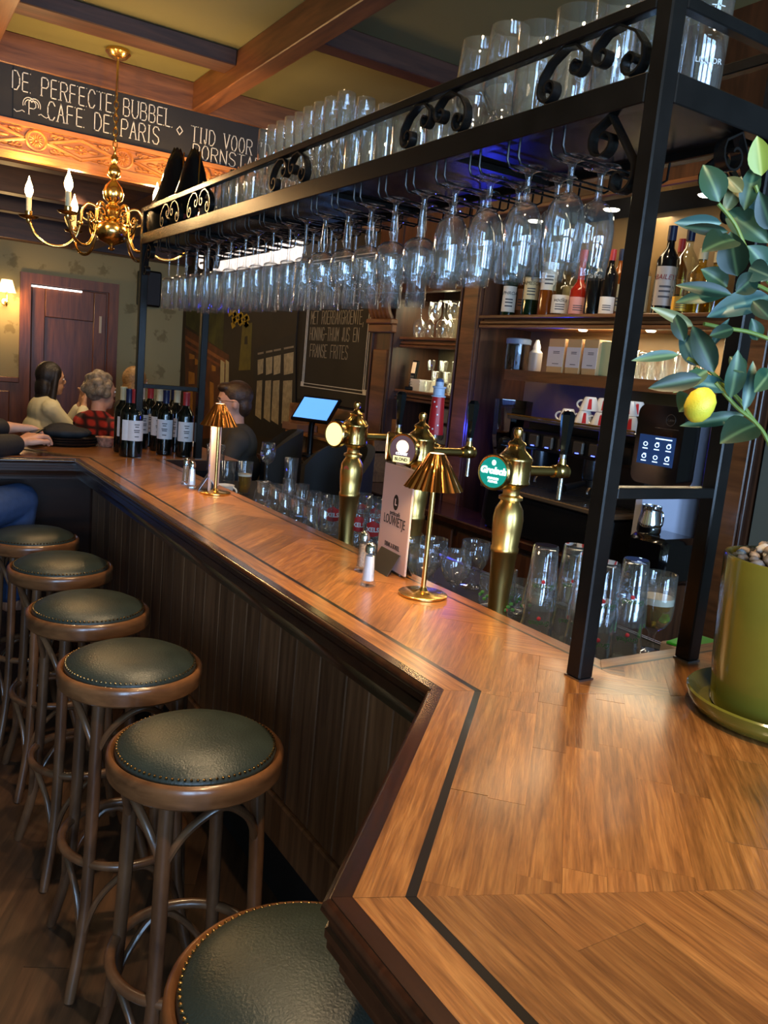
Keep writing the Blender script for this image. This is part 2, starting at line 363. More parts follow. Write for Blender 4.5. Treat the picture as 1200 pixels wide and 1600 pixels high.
struct(MB().box(-2.6, BK + .14, 2.8, 3.0, YW, 2.9).build('ceiling', olive, smooth=False), 'lower olive ceiling of the far room')
def beam(x0, y0, z0, x1, y1, z1, m, label):
    ln = x1 - x0 > y1 - y0; c = ((x0 + x1) / 2, (y0 + y1) / 2, z0); a, b = ((x1 - x0) / 2, (y1 - y0) / 2)
    o = MB().box(-a, -b, 0, a, b, z1 - z0, bev=.004) if ln else MB().box(-b, -a, 0, b, a, z1 - z0, bev=.004)
    return struct(o.build('ceiling_beam', m, None, c, (0, 0, 0 if ln else PI / 2), smooth=False), label)
beam(1.454, -2.6, 2.86, 1.545, BK, 3.0, beamw, 'long brown ceiling beam above the bar')
beam(.41, -2.6, 2.86, .509, BK, 3.0, beamw, 'brown ceiling beam at the left edge')
beam(.509, 3.857, 2.93, 1.454, 4.0, 3.0, beamdark, 'short dark cross beam by the chandelier')
beam(1.545, 3.264, 2.908, 3.0, 3.36, 3.0, beamdark, 'dark cross beam above the stacked glasses')
beam(-2.6, 1.2, 2.9, .41, 1.3, 3.0, beamdark, 'cross beam over the stools'); beam(1.545, .3, 2.9, 3.0, .4, 3.0, beamdark, 'cross beam over the bar end')
beam(-2.6, BK, 2.861, 3.0, BK + .14, 3.0, beamw, 'brown beam above the chalkboard banner')
for yb, zb in ((5.5, 2.62), (6.5, 2.6), (7.45, 2.6)): beam(-2.6, yb, zb, 2.75, yb + .14, 2.8, beamdark, 'dark beam of the far room')
beam(-2.6, 8.2, 2.47, 2.75, 8.39, 2.8, beamdark, 'dark wall beam above the door')
beam(1.6, 4.61, 2.45, 1.75, 8.2, 2.62, beamdark, 'dark lengthwise beam of the far room')
# chalkboard banner over the passage
ban = thing('chalkboard_banner', 'long black chalkboard banner with white chalk lettering under the ceiling beam', 'banner', (0, BK, 0))
MB().box(-2.4, .01, 2.622, 2.75, .06, 2.861).build('board', chalkb, ban, smooth=False)
MB().box(.60, .006, 2.622, .603, .012, 2.861).build('seam', blackm, ban, smooth=False)
mb = MB(); M = lambda x, z: frame((x, .009, z), (1, 0, 0), (0, 0, 1))
def ln(t_, h_, M_, w_, g_, th_, se=True, nm='chalk_word'):
    xo = 0
    for wd in t_.split(' '): m_ = MB(); xo += strokes(m_, wd, h_, M_ @ Matrix.Translation((xo, 0, 0)), w_, g_, th_, se) + h_ * .5; m_.build(nm, chalk, ban, smooth=False)
def bsolve(px, py): q = ony(px, py, BK); return q.x, q.z
x, z = bsolve(20, 135); e = strokes(MB(), 'DE PERFECTE BUBBEL', .082, M(0, 0)); w = bsolve(262, 200)[0] - x
ln('DE PERFECTE BUBBEL', .082, M(x, z - .008), .62 * w / e, .26 * w / e, .0045)
x, z = bsolve(75, 183); e = strokes(MB(), 'CAFE DE PARIS', .082, M(0, 0)); w = bsolve(243, 220)[0] - x
ln('CAFE DE PARIS', .082, M(x, z - .008), .62 * w / e, .26 * w / e, .0045)
x, z = bsolve(300, 216); e = strokes(MB(), 'TIJD VOOR', .075, M(0, 0)); w = bsolve(396, 240)[0] - x
ln("TIJD VOOR 'D", .075, M(x, z - .012), .6 * w / e, .26 * w / e, .0045)
x, z = bsolve(302, 242); ln('PORNSTAR', .07, M(x, z - .012), .5, .22, .0045)
x, z = bsolve(281, 210); ln('d', .035, M(x - .015, z), .9, .1, .004, False, 'chalk_diamond')
x, z = bsolve(50, 168)
for sgn in (-1, 1):
    for rr in (.03, .045): mb.tube([(x + sgn * (.012 + rr * .6 * math.cos(a)), .009, z + .012 + rr * .7 * math.sin(a)) for a in [k * .35 - .3 for k in range(9)]], .002, 5)
    mb.tube([(x + sgn * (.03 + .012 * k), .009, z - .025 + .006 * math.sin(k * 1.7)) for k in range(5)], .002, 5)
strokes(mb, 'P', .06, M(x - .012, z - .03), .5, .1, .004)
mb.build('chalk_emblem', chalk, ban, smooth=False)
# carved frieze below it
fr = thing('carved_frieze', 'honey coloured carved wooden frieze with rosettes and lozenges below the chalkboard', 'frieze', (0, BK, 0))
mb = MB().box(-2.4, .012, 2.49, 2.75, .06, 2.622); mb.build('panel', carvew, fr, smooth=False)
mb = MB()
for i, (zz, yy, hh) in enumerate(((2.600, -.012, .022), (2.478, -.014, .014), (2.464, -.02, .014), (2.45, -.014, .014))): mb.box(-2.4, yy, zz, 2.75, .03, zz + hh)
mb.build('moulding', carvew, fr, smooth=False)
step = ony(193, 250, BK).x - ony(57, 222, BK).x; x0 = ony(57, 222, BK).x
for k in range(-3, 5):
    xc = x0 + k * step; zc = 2.55; Mx = Matrix.Translation((xc, .013, zc)) @ Matrix.Rotation(PI / 2, 4, 'X')
    mb = MB().lathe([(.05, 0), (.05, .014), (.042, .017), (.038, .006), (.0001, .006)], 28, Mx)
    for q in range(14): a = q * 2 * PI / 14; mb.ball((.021 * math.cos(a), .021 * math.sin(a), .005), (.014, .0045, .009), 6, 4, Mx @ Matrix.Translation((.021 * math.cos(a), .021 * math.sin(a), .004)) @ Matrix.Rotation(a, 4, 'Z') @ Matrix.Translation((-.021 * math.cos(a), -.021 * math.sin(a), -.004)))
    mb.ball((0, 0, .005), (.008, .008, .006), 8, 6, Mx); mb.build('rosette', carvew, fr)
    mb = MB(); xm = xc + step / 2; hw = step / 2 - .05
    for sx in (-1, 1):
        mb.tube([(xm, .006, zc + .046), (xm + sx * hw, .006, zc)], .009, 8); mb.tube([(xm, .006, zc - .046), (xm + sx * hw, .006, zc)], .009, 8)
        for sz in (-1, 1):
            for rr, off in ((.014, .05), (.011, .085)):
                mb.tube([(xm + sx * (hw - off * .6 + rr * (1 - t / 12) * math.cos(t * .55)), .007, zc + sz * (.030 + rr * (1 - t / 12) * math.sin(t * .55))) for t in range(11)], .0058, 6)
            for q in range(3): mb.ball((xm + sx * (hw - .03 - q * .03), .010, zc + sz * (.040 - q * .002)), (.018, .012, .008), 8, 5)
    for q in range(8): a = q * PI / 4; mb.ball((xm + .024 * math.cos(a), .010, zc + .017 * math.sin(a)), (.012, .010, .005), 6, 4)
    for sx in (-1, 1): mb.ball((xm + sx * .06, .010, zc), (.028, .010, .009), 8, 5)
    mb.ball((xm, -.003, zc), .008, 8, 6); mb.build('lozenge_carving', carvew, fr)
# far wall, door
dl, dr = ony(35, 428, YW), ony(182, 448, YW)
DX0, DX1, DZ = dl.x, dr.x, (dl.z + dr.z) / 2
mb = MB().box(-2.6, YW, FZ, DX0, YW + .1, 2.8).box(DX1, YW, FZ, 3.0, YW + .1, 2.8).box(DX0, YW, DZ, DX1, YW + .1, 2.8)
struct(mb.build('wall_far', paperw, smooth=False), 'olive floral wallpapered wall at the far end')
dd = struct(MB().box(DX0 + .05, YW + .03, FZ, DX1 - .05, YW + .07, DZ - .05).build('door_1', doorw, smooth=False), 'closed panelled wooden door in the far wall')
mb = MB()
for a, b in ((DX0 - .02, DX0 + .07), (DX1 - .07, DX1 + .02)): mb.box(a, YW - .03, FZ, b, YW + .05, DZ - .07)
mb.box(DX0 - .02, YW - .03, DZ - .07, DX1 + .02, YW + .05, DZ + .02); mb.build('door_frame', doorw, dd, smooth=False)
pw = DX1 - DX0
for a, b, z0, z1 in ((.1, .24, 0, DZ - .08), (.24, .76, DZ - .28, DZ - .08), (.76, .9, 0, DZ - .08), (.24, .76, .9, 1.0)):
    MB().box(DX0 + a * pw, YW + .008, FZ + z0, DX0 + b * pw, YW + .032, FZ + z1 if z1 < 1.1 else z1, bev=.006).build('door_panel', doorw, dd, smooth=False)
MB().box(DX0 + .08, YW - .015, DZ - .1, DX0 + .62 * pw, YW + .01, DZ - .085).build('light_strip', emis('door_light', (1, .97, .9, 1), 2.2), dd, smooth=False)
MB().box(DX1 - .15, YW - .005, DZ - .46, DX1 - .13, YW + .02, DZ - .3).build('hinge', plain('pale_hinge', srgb(200, 180, 150), .5), dd, smooth=False)
ws = struct(MB().box(-2.6, YW - .03, FZ, DX0 - .02, YW, 1.22).build('trim_1', doorw, smooth=False), 'wooden wainscot left of the door')
MB().box(-2.6, YW - .05, 1.2, DX0 - .02, YW, 1.25, bev=.006).build('dado_rail', doorw, ws, smooth=False)
for k in range(6):
    xa = DX0 - .1 - k * .3; MB().box(xa - .24, YW - .045, FZ + .2, xa, YW - .028, 1.12, bev=.008).build('wainscot_panel', doorw, ws, smooth=False)
struct(MB().box(DX1 + .02, YW - .02, FZ, 2.75, YW, .9).build('trim_2', doorw, smooth=False), 'low wooden wainscot right of the door')
# other walls
struct(MB().box(-2.7, -2.6, FZ, -2.6, YW, 3.0).build('wall_left', paperw, smooth=False), 'left wall out of view')
mb = MB()
xs = [-2.6]
for wx in (-1.55, .1, 1.75):
    mb.box(xs[-1], -2.7, FZ, wx - .62, -2.6, 3.0); mb.box(wx - .62, -2.7, FZ, wx + .62, -2.6, .82); mb.box(wx - .62, -2.7, 2.68, wx + .62, -2.6, 3.0); xs.append(wx + .62)
mb.box(xs[-1], -2.7, FZ, 3.0, -2.6, 3.0); struct(mb.build('wall_near', paperw, smooth=False), 'window wall behind the camera')
for n, wx in enumerate((-1.55, .1, 1.75)):
    mb = MB()
    for a in (-.62, -.22, .18, .58): mb.box(wx + a, -2.66, .82, wx + a + .04, -2.62, 2.68)
    for zz in (.82, 2.05, 2.64): mb.box(wx - .62, -2.66, zz, wx + .62, -2.62, zz + .04)
    struct(mb.build('window_%d' % (n + 1), nosing, smooth=False), 'tall street window with mullions')
# right wall: plain stretch (chalk menu and mural), bar alcove, near stretch
struct(MB().box(2.75, 4.45, FZ, 3.0, YW, 2.8).build('wall_right', plain('dark_umber_wall', srgb(46, 40, 32), .8, noise=.1), smooth=False), 'dark wall behind the far end of the bar')
struct(MB().box(3.0, -2.6, FZ, 3.1, YW, 3.0).build('wall_back', plain('dark_back_wall', srgb(48, 44, 38), .7, noise=.1), smooth=False), 'dark wall behind the bar shelves')
struct(MB().box(2.66, -2.6, FZ, 3.0, 1.72, 3.0).build('wall_side', greyw, smooth=False), 'grey green plaster wall at the right edge')

# ================================================================== THE BAR
BT = 1.10
OUT = [(-1.2, 3.86), (.80, 3.86), (.80, 1.045), (.385, .63), (.385, -.7)]
def offset(d):
    n = len(OUT); res = []
    nr = []
    for i in range(n - 1):
        dx, dy = OUT[i + 1][0] - OUT[i][0], OUT[i + 1][1] - OUT[i][1]; l = math.hypot(dx, dy); nr.append((-dy / l, dx / l))
    for i in range(n):
        if i == 0: m = nr[0]; k = 1
        elif i == n - 1: m = nr[-1]; k = 1
        else:
            m = (nr[i - 1][0] + nr[i][0], nr[i - 1][1] + nr[i][1]); l = math.hypot(*m); m = (m[0] / l, m[1] / l); k = 1 / (m[0] * nr[i][0] + m[1] * nr[i][1])
        res.append((OUT[i][0] + m[0] * d * k, OUT[i][1] + m[1] * d * k))
    return res
counter = thing('bar_counter', 'long wooden bar with polished oak parquet top, black inlay lines and dark panelled front', 'bar', (0, 0, FZ))
IN = (1.22, 1.06, 3.93)
slab = OUT + [(1.8, -.7), (1.8, IN[1]), (IN[0], IN[1]), (IN[0], IN[2]), (1.62, IN[2]), (1.62, 4.5), (-1.2, 4.5)]
bar = MB().prism(slab, 1.045, BT - .004).build('bar_top', nosing, counter, (0, 0, -FZ), smooth=False)
PT = BT - .004
def ring(d0, d1, mat, name, z1=BT, chop=0):
    a, b = offset(d0), offset(d1)
    for i in range(4):
        P = [a[i], a[i + 1], b[i + 1], b[i]]; ang = math.atan2(a[i + 1][1] - a[i][1], a[i + 1][0] - a[i][0])
        if not chop: board(name, P, ang, PT, z1, mat, bar, .0002); continue
        L = math.hypot(a[i + 1][0] - a[i][0], a[i + 1][1] - a[i][1]); n = max(1, round(L / chop))
        for k in range(n):
            t0, t1 = k / n, (k + 1) / n; lp = lambda p, q, t: (p[0] + (q[0] - p[0]) * t, p[1] + (q[1] - p[1]) * t)
            board(name, [lp(a[i], a[i + 1], t0), lp(a[i], a[i + 1], t1), lp(b[i], b[i + 1], t1), lp(b[i], b[i + 1], t0)], ang, PT, z1, mat, bar, .0003)
ring(0, .020, nosing, 'edge_strip', BT + .0015); ring(.020, .070, parquet, 'border_board', BT, .8); ring(.070, .081, inlay, 'inlay_strip')
q2 = math.sqrt(.5); K = math.tan(math.radians(22.5))
E_, F_ = offset(.081)[2], offset(.081)[3]; G_ = offset(.081)[1]
aboveE = (-K, -1, -(E_[1] + K * E_[0])); belowE = (K, 1, E_[1] + K * E_[0]); aboveF = (-K, -1, -(F_[1] + K * F_[0])); belowF = (K, 1, F_[1] + K * F_[0])
IB = .034
inl = IN[0] - IB; iny = IN[1] - IB
board('border_board', [(inl, iny), (IN[0], IN[1]), (IN[0], IN[2] + IB), (inl, IN[2] + IB)], PI / 2, PT, BT, parquet, bar)
board('border_board', [(inl, iny), (1.8, iny), (1.8, IN[1]), (IN[0], IN[1])], 0, PT, BT, parquet, bar)
board('inlay_strip', [(inl - .007, iny - .007), (inl, iny), (inl, IN[2] + IB), (inl - .007, IN[2] + IB)], PI / 2, PT, BT, inlay, bar)
board('inlay_strip', [(inl - .007, iny - .007), (1.8, iny - .007), (1.8, iny), (inl, iny)], 0, PT, BT, inlay, bar)
def herring(hps, x0, x1, y0, y1, L, w):
    for i in range(-30, 60):
        for j in range(-30, 60):
            for h in (0, 1):
                if h == 0: bx, by, sx, sy = i * w + j * L * 1.0, i * w - 0 * w, L, w; bx = (i * w) + j * 2 * L; 
                else: bx = i * w + j * 2 * L + L; sx, sy = w, L; by = i * w - L + w
                if h == 0: by = i * w
                P = [(bx, by), (bx + sx, by), (bx + sx, by + sy), (bx, by + sy)]
                c45 = q2; P = [(x0 + .1 + (p[0] * c45 - p[1] * c45), y0 - .9 + (p[0] * c45 + p[1] * c45)) for p in P]
                if max(p[0] for p in P) < x0 or min(p[0] for p in P) > x1 or max(p[1] for p in P) < y0 or min(p[1] for p in P) > y1: continue
                board('parquet_block', clip(P, hps), PI / 4 if h == 0 else 3 * PI / 4, PT, BT + random.uniform(-.0002, .0002), parquet, bar, .00015)
herring([(-1, 0, -G_[0]), (1, 0, inl - .007), aboveE, (0, 1, 3.93)], .8, 1.22, .85, 3.95, .30, .075)
herring([(-1, 0, -(inl - .007)), (1, 0, 1.8), (0, 1, iny - .007), aboveE], 1.15, 1.8, .55, 1.05, .30, .075)
def strips(hps, ang, wid, Ls, span, c0):
    ca, sa = math.cos(ang), math.sin(ang)
    for i in range(-span, span):
        s = -2.4 + random.random() * Ls
        while s < 2.6:
            l = Ls * random.uniform(.6, 1.4); t = i * wid
            P = [(c0[0] + ca * a - sa * b, c0[1] + sa * a + ca * b) for a, b in ((s, t), (s + l, t), (s + l, t + wid), (s, t + wid))]
            board('parquet_block', clip(P, hps), ang, PT, BT + random.uniform(-.0002, .0002), parquet, bar, .00015); s += l
strips([belowE, aboveF, (-q2, q2, -(q2 * E_[0] - q2 * E_[1])), (1, 0, 1.8)], PI / 4, .048, .26, 24, E_)
strips([belowF, (-1, 0, -F_[0]), (1, 0, 1.8), (0, -1, .0)], PI / 2, .095, .5, 18, F_)
strips([(0, -1, -3.94), (0, 1, 4.5), (1, 0, 1.62), (-1, 0, .3), (-q2, -q2, -(q2 * G_[0] + q2 * G_[1]))], 0, .09, .6, 12, (0.4, 4.0))
# moulded edge, swept along the outer line
PROF = [(.0, BT), (.007, BT - .004), (.009, BT - .012), (.004, BT - .019), (-.002, BT - .022), (-.002, BT - .03), (.003, BT - .033), (.003, BT - .042), (-.004, BT - .047), (-.010, BT - .06), (-.014, BT - .075), (-.014, BT - .082), (-.020, BT - .085), (-.020, BT - .095), (-.05, BT - .10)]
for i in range(4):
    mb = MB(); n = len(PROF); vs = []
    for p in PROF:
        o = offset(-p[0]); vs += [(o[i][0], o[i][1], p[1]), (o[i + 1][0], o[i + 1][1], p[1])]
    mb.add(vs, [(2 * k, 2 * k + 1, 2 * k + 3, 2 * k + 2) for k in range(n - 1)]); mb.build('edge_moulding', nosing, bar, ang=50)
# bar front: tongue and groove boards
PX = .94
front = MB().box(PX + .02, .96, .40, 1.20, 4.15, 1.12).build('bar_front', nosing, counter, smooth=False)
MB().box(PX + .16, .96, 0, 1.20, 4.15, .40).build('toe_kick', blackm, front, smooth=False)
y = 1.0
while y < 4.1:
    wd = random.choice((.10, .115, .13)); MB().box(0, -wd / 2, 0, .02, wd / 2, .58, bev=.003).build('front_board', panelw, front, (PX, y + wd / 2, .53), smooth=False); y += wd + .002
MB().box(PX - .012, .9, .40, PX + .02, 4.15, .53, bev=.005).build('skirting', panelw, front, smooth=False)
MB().prism([(.55, .0), (.55, .52), (.98, .95), (1.6, .95), (1.6, -.6), (.55, -.6)], 0, 1.12).build('near_carcass', nosing, front, smooth=False)
MB().box(-1.1, 4.15, 0, 1.6, 4.35, 1.12).build('far_carcass', nosing, front, smooth=False)
# working counter behind the bar
CZ = 1.0
wc = thing('drip_counter', 'low black working counter with metal trim just behind the bar top', 'counter', (0, 0, FZ))
MB().box(1.225, 1.065, .9, 1.72, 3.925, CZ - FZ - .006).build('counter_body', black, wc, smooth=False)
MB().box(1.24, 1.08, CZ - FZ - .006, 1.71, 3.91, CZ - FZ).build('rubber_mat', blackm, wc, smooth=False)
MB().box(1.45, 1.07, 0, 1.7, 3.9, .9).build('counter_base', blackm, wc, smooth=False)
mb = MB()
for k in range(2): mb.box(1.70 + k * .012, 1.1, CZ - FZ - .012, 1.706 + k * .012, 3.9, CZ - FZ + .003)
mb.build('metal_trim', steel, wc, smooth=False)
mb = MB().box(1.50, 1.085, CZ, 1.66, 1.20, CZ + .045); single('beer_mat_box', MB().box(-.07, -.05, 0, .07, .05, .05, bev=.003), plain('red_striped_card', srgb(200, 180, 170), .6), 'small card box behind the glasses by the rack post', 'box', (1.66, 1.16, CZ + .001))
single('beer_mat', MB().box(-.065, -.045, 0, .065, .045, .006, bev=.001), plain('green_card', srgb(70, 200, 60), .5), 'bright green beer mat lying on a card box behind the glasses', 'beer mat', (1.66, 1.16, CZ + .0515), (0, 0, .2))

# ================================================================== GLASS RACK
RX0, RX1, RY0, RY1 = 1.085, 1.425, .985, 3.985; PS = .035; RB, RT, TT0, TT1 = 2.092, 2.14, 2.235, 2.256
rack = thing('glass_rack', 'black steel glass rack on four posts standing on the bar, with scrollwork rails', 'glass rack', (0, 0, BT))
def rb(name, x0, y0, z0, x1, y1, z1, bev=.002): return MB().box(x0, y0, z0 - BT, x1, y1, z1 - BT, bev=bev).build(name, iron, rack, smooth=False)
for x in (RX0, RX1 - PS):
    for y in (RY0, RY1 - PS):
        p = rb('post', x, y, BT + .003, x + PS, y + PS, TT1, .003)
        MB().box(x - .001, y - .001, 0, x + PS + .001, y + PS + .001, .0035).build('foot_plate', steel, p, smooth=False)
for x in (RX0, RX1 - .028):
    rb('shelf_rail', x, RY0 + PS, RB, x + .028, RY1 - PS, RT); rb('top_rail', x, RY0 + PS, TT0, x + .022, RY1 - PS, TT1)
for y in (RY0, RY1 - .028):
    rb('shelf_rail', RX0 + PS, y, RB, RX1 - PS, y + .028, RT); rb('top_rail', RX0 + PS, y, TT0, RX1 - PS, y + .022, TT1)
    rb('cross_bar', RX0 + PS, y + .002, 1.435, RX1 - PS, y + .03, 1.456)
rb('shelf_plate', RX0 + .028, RY0 + .028, RB + .016, RX1 - .028, RY1 - .028, RB + .022)
for k in range(1, 5): rb('shelf_brace', RX0 + .028, RY0 + k * .6 - .012, RB + .001, RX1 - .028, RY0 + k * .6 + .012, RB + .016)
def spiral(c, r0, r1, a0, a1, n=14): return [(c[0] + (r0 + (r1 - r0) * k / n) * math.cos(a0 + (a1 - a0) * k / n), c[1] + (r0 + (r1 - r0) * k / n) * math.sin(a0 + (a1 - a0) * k / n)) for k in range(n + 1)]
half = spiral((-.100, .030), .006, .027, 3.77, -PI) + [(-.124, .052), (-.104, .076), (-.068, .094), (-.034, .09), (-.012, .072)] + spiral((-.031, .056), .021, .006, .2, -2 * PI * .85)
half = [(p[0], p[1]) for p in half]
def scroll_mesh(rad=.0105):
    mb = MB()
    for s in (1, -1): mb.tube([(0, -s * p[0], p[1]) for p in half], [(rad, .0022)] * len(half), 4, flat=(1, 0, 0))
    return mb.mesh('rail_scroll', ang=60)
sm = scroll_mesh()
for px, py in ((938, 95), (672, 190), (447, 268), (309, 313), (264, 328)):
    y = onx(px, py, RX0).y; obj('rail_scroll', sm, iron, rack, (RX0 + .012, min(max(y, RY0 + .18), RY1 - .17), RT - BT - .002))
for y in (1.35, 2.2, 3.0, 3.7): obj('rail_scroll', sm, iron, rack, (RX1 - .014, y, RT - BT - .002))
br = spiral((.045, -.045), .032, .01, PI * .5, -PI * 1.2) ; br2 = spiral((.03, -.105), .03, .009, PI * .8, PI * 2.6)
mb = MB()
path = [(p[0], p[1]) for p in spiral((.085, -.04), .008, .034, PI * .2, PI * 2.0 + PI * .2)] + [(.075, .0), (.045, -.04), (.008, -.09)] + [(p[0], p[1]) for p in spiral((.035, -.11), .03, .008, PI * .9, PI * 2.7)]
mb.tube([(0, p[0], p[1]) for p in path], [(.011, .0022)] * len(path), 4, flat=(1, 0, 0)); bm_ = mb.mesh('bracket_scroll', ang=60)
for x in (RX0 + .016, RX1 - .018):
    obj('bracket_scroll', bm_, iron, rack, (x, RY0 + PS + .004, RB - BT - .002))
    o = obj('bracket_scroll', bm_, iron, rack, (x, RY1 - PS - .004, RB - BT - .002)); o.scale = (1, -1, 1)
mb = MB(); mb.tube([(p[0], 0, p[1]) for p in path], [(.011, .0022)] * len(path), 4, flat=(0, 1, 0)); bm2 = mb.mesh('bracket_scroll', ang=60)
o = obj('bracket_scroll', bm2, iron, rack, (RX1 - PS - .004, RY0 + .016, RB - BT - .002)); o.scale = (-1, 1, 1)
ROWS = ('front', 'middle', 'back'); ORD = 'first second third fourth fifth sixth seventh eighth ninth tenth eleventh twelfth thirteenth fourteenth fifteenth sixteenth seventeenth eighteenth nineteenth twentieth twenty-first twenty-second twenty-third twenty-fourth twenty-fifth'.split()
FT = 2.06; SLOT = [1.238 + .1257 * i for i in range(21)]
mb = MB()
for s in (-.017, .017): mb.tube([(1.105, s, RB), (1.105, s, FT + .004), (1.112, s, FT - .008), (1.13, s, FT - .0095), (1.385, s, FT - .0095), (1.398, s, FT - .002), (1.4, s, RB)], .0026, 6)
wm = mb.mesh('hanger_wire')
for y in SLOT: obj('hanger_wire', wm, iron, rack, (0, y, -BT))

# ---------------------------------------------------------------- glassware
def gprof(R, stem, bowl, th=.0014, base=.004):
    o = [(.0001, 0), (R, 0), (R + .0006, .001), (R, .002), (R * .55, base)] + stem + bowl
    inn = [(max(r - th, .0001), z) for r, z in reversed(bowl[1:])]; z0 = bowl[0][1] + (bowl[1][1] - bowl[0][1]) * .5
    return o + [(bowl[-1][0] - th * .5, bowl[-1][1] + th * .6)] + inn + [(.0001, z0)]
def tumbler(R0, R1, h, th=.0022, bt=.008, mid=None):
    o = [(.0001, 0), (R0 - .002, 0), (R0, .003)] + (mid or []) + [(R1, h), (R1 - th * .5, h + th * .4), (R1 - th, h)] + [(r - th, z) for r, z in reversed(mid or [])] + [(R0 - th, bt + .003), (R0 - th - .004, bt), (.0001, bt)]
    return o
P_TULIP = gprof(.037, [(.009, .010), (.0062, .020), (.0060, .050)], [(.0075, .062), (.0235, .072), (.034, .090), (.0395, .120), (.039, .150), (.035, .185), (.033, .212)])
P_WIDE = gprof(.036, [(.0085, .010), (.006, .018), (.0075, .045), (.0105, .078), (.012, .086), (.007, .098)], [(.0075, .104), (.024, .109), (.037, .121), (.0425, .140), (.0405, .168), (.037, .199)])
P_CYL = gprof(.033, [(.0075, .010), (.0048, .018), (.0046, .095), (.006, .106)], [(.008, .110), (.022, .116), (.0275, .121), (.0285, .128), (.0285, .247)])
P_FLUTE = gprof(.030, [(.007, .008), (.0045, .016), (.0045, .08)], [(.007, .095), (.018, .125), (.0255, .165), (.0275, .21), (.026, .262)])
P_WINE = gprof(.040, [(.008, .01), (.0055, .02), (.0055, .05)], [(.009, .062), (.03, .075), (.045, .105), (.0485, .14), (.046, .19), (.042, .245)])
P_GOB = gprof(.036, [(.012, .006), (.0095, .014), (.0085, .035)], [(.012, .046), (.026, .056), (.0385, .076), (.0445, .100), (.0445, .12), (.0425, .142)], .002)
P_RED = gprof(.034, [(.007, .008), (.0042, .016), (.0042, .085)], [(.007, .096), (.027, .11), (.039, .135), (.0385, .16), (.033, .205)])
P_PINT = tumbler(.030, .042, .155, .0024, .010, [(.034, .06), (.037, .10), (.0395, .112)])
P_PINT2 = tumbler(.030, .042, .155, .0024, .010, [(.034, .06), (.037, .10), (.0395, .112)])
P_BEAK = tumbler(.041, .047, .215, .0025, .012); P_HIGH = tumbler(.030, .036, .150, .002, .010); P_SHORT = tumbler(.033, .036, .095, .002, .008); P_TALL = tumbler(.029, .034, .165, .0018, .008)
P_TUL2 = [(.0001, 0), (.024, 0), (.025, .003), (.012, .010), (.012, .014), (.024, .022), (.036, .045), (.0375, .06), (.031, .095), (.0285, .118), (.0285, .135), (.027, .1355), (.0268, .118), (.029, .095), (.0355, .06), (.034, .045), (.022, .025), (.0001, .02)]
P_XEL = tumbler(.027, .0375, .155, .002, .014, [(.030, .05), (.0345, .095)])
GM = {}
def gmesh(key, prof, seg=28, inv=False, fn=0, flute=0):
    if inv: prof = [(r, -z) for r, z in prof]
    if key not in GM: GM[key] = MB().lathe(prof, seg, None, flute, fn).mesh(key, ang=50); GM[key].materials.append(GLASS)
    return GM[key]
hang = {'tulip': ('beer_glass', gmesh('hung_tulip_glass', P_TULIP, 32, True), 'large tulip glass hung upside down on the rack, %s row, %s slot from the right', 'large tulip glasses hung on the rack'),
        'wide': ('wine_glass', gmesh('hung_wide_glass', P_WIDE, 28, True), 'wide glass with faceted stem hung upside down, %s row, %s slot from the right', 'faceted stem glasses hung on the rack'),
        'cyl': ('cylinder_glass', gmesh('hung_cylinder_glass', P_CYL, 28, True), 'slim straight stem glass hung upside down, %s row, %s slot from the right', 'slim stem glasses hung on the rack')}
for i, y in enumerate(SLOT):
    k = 'tulip' if i < 4 else 'wide' if i < 9 else 'cyl'
    for j, x in enumerate((1.152, 1.236, 1.32)):
        if i == 0 and j == 2: continue
        if k == 'wide' and j and i > 5: kk = 'cyl'
        else: kk = k
        if kk == 'tulip' and j == 2: continue
        if i == 0 and j == 1: x = 1.228
        n, me, lab, g = hang[kk]; sp = .0 if kk != 'wide' else 0
        tag(obj(n, me, None, None, (x + random.uniform(-.004, .004), y + random.uniform(-.003, .003), FT - .0065 + .0), (0, 0, random.random() * 6)), lab % (ROWS[j], ORD[i]), 'glass', g)
SH = RB + .0225
def row(name, prof, key, ys, xs, label, group, cat='glass', seg=28, z=SH, fn=0, fl_=0, jit=.004):
    me = gmesh(key, prof, seg, False, fn, fl_)
    return [tag(obj(name, me, None, None, (x + random.uniform(-jit, jit), y + random.uniform(-jit, jit), z), (0, 0, random.random() * 6)), label + ((', %s row, %s from the right' % (ROWS[j], ORD[i])) if len(ys) > 1 else ''), cat, group) for i, y in enumerate(ys) for j, x in enumerate(xs)]
beak = row('mixing_glass', P_BEAK, 'mixing_glass', (1.075, 1.18, 1.285, 1.39), (1.165, 1.27), 'tall mixing glass on the rack shelf', 'mixing glasses on the rack shelf')
row('wine_glass', P_WINE, 'big_wine_glass', (1.50, 1.605), (1.17, 1.28), 'large wine glass on the rack shelf', 'large wine glasses on the rack shelf')
row('highball_glass', P_HIGH, 'highball_glass', [1.70 + .079 * k for k in range(6)], (1.15, 1.23, 1.31), 'short ribbed highball glass on the rack shelf', 'highball glasses on the rack shelf', fn=14, fl_=.02)
row('champagne_flute', P_FLUTE, 'champagne_flute', [2.19 + .068 * k for k in range(9)], (1.15, 1.22, 1.29), 'champagne flute on the rack shelf', 'champagne flutes on the rack shelf', seg=22)
row('tall_tumbler', P_TALL, 'tall_tumbler', [2.82 + .073 * k for k in range(6)], (1.15, 1.23, 1.31), 'tall tumbler on the rack shelf', 'tall tumblers on the rack shelf')
P_CARAFE = tumbler(.042, .036, .19, .002, .008, [(.052, .05), (.044, .10), (.022, .15)])
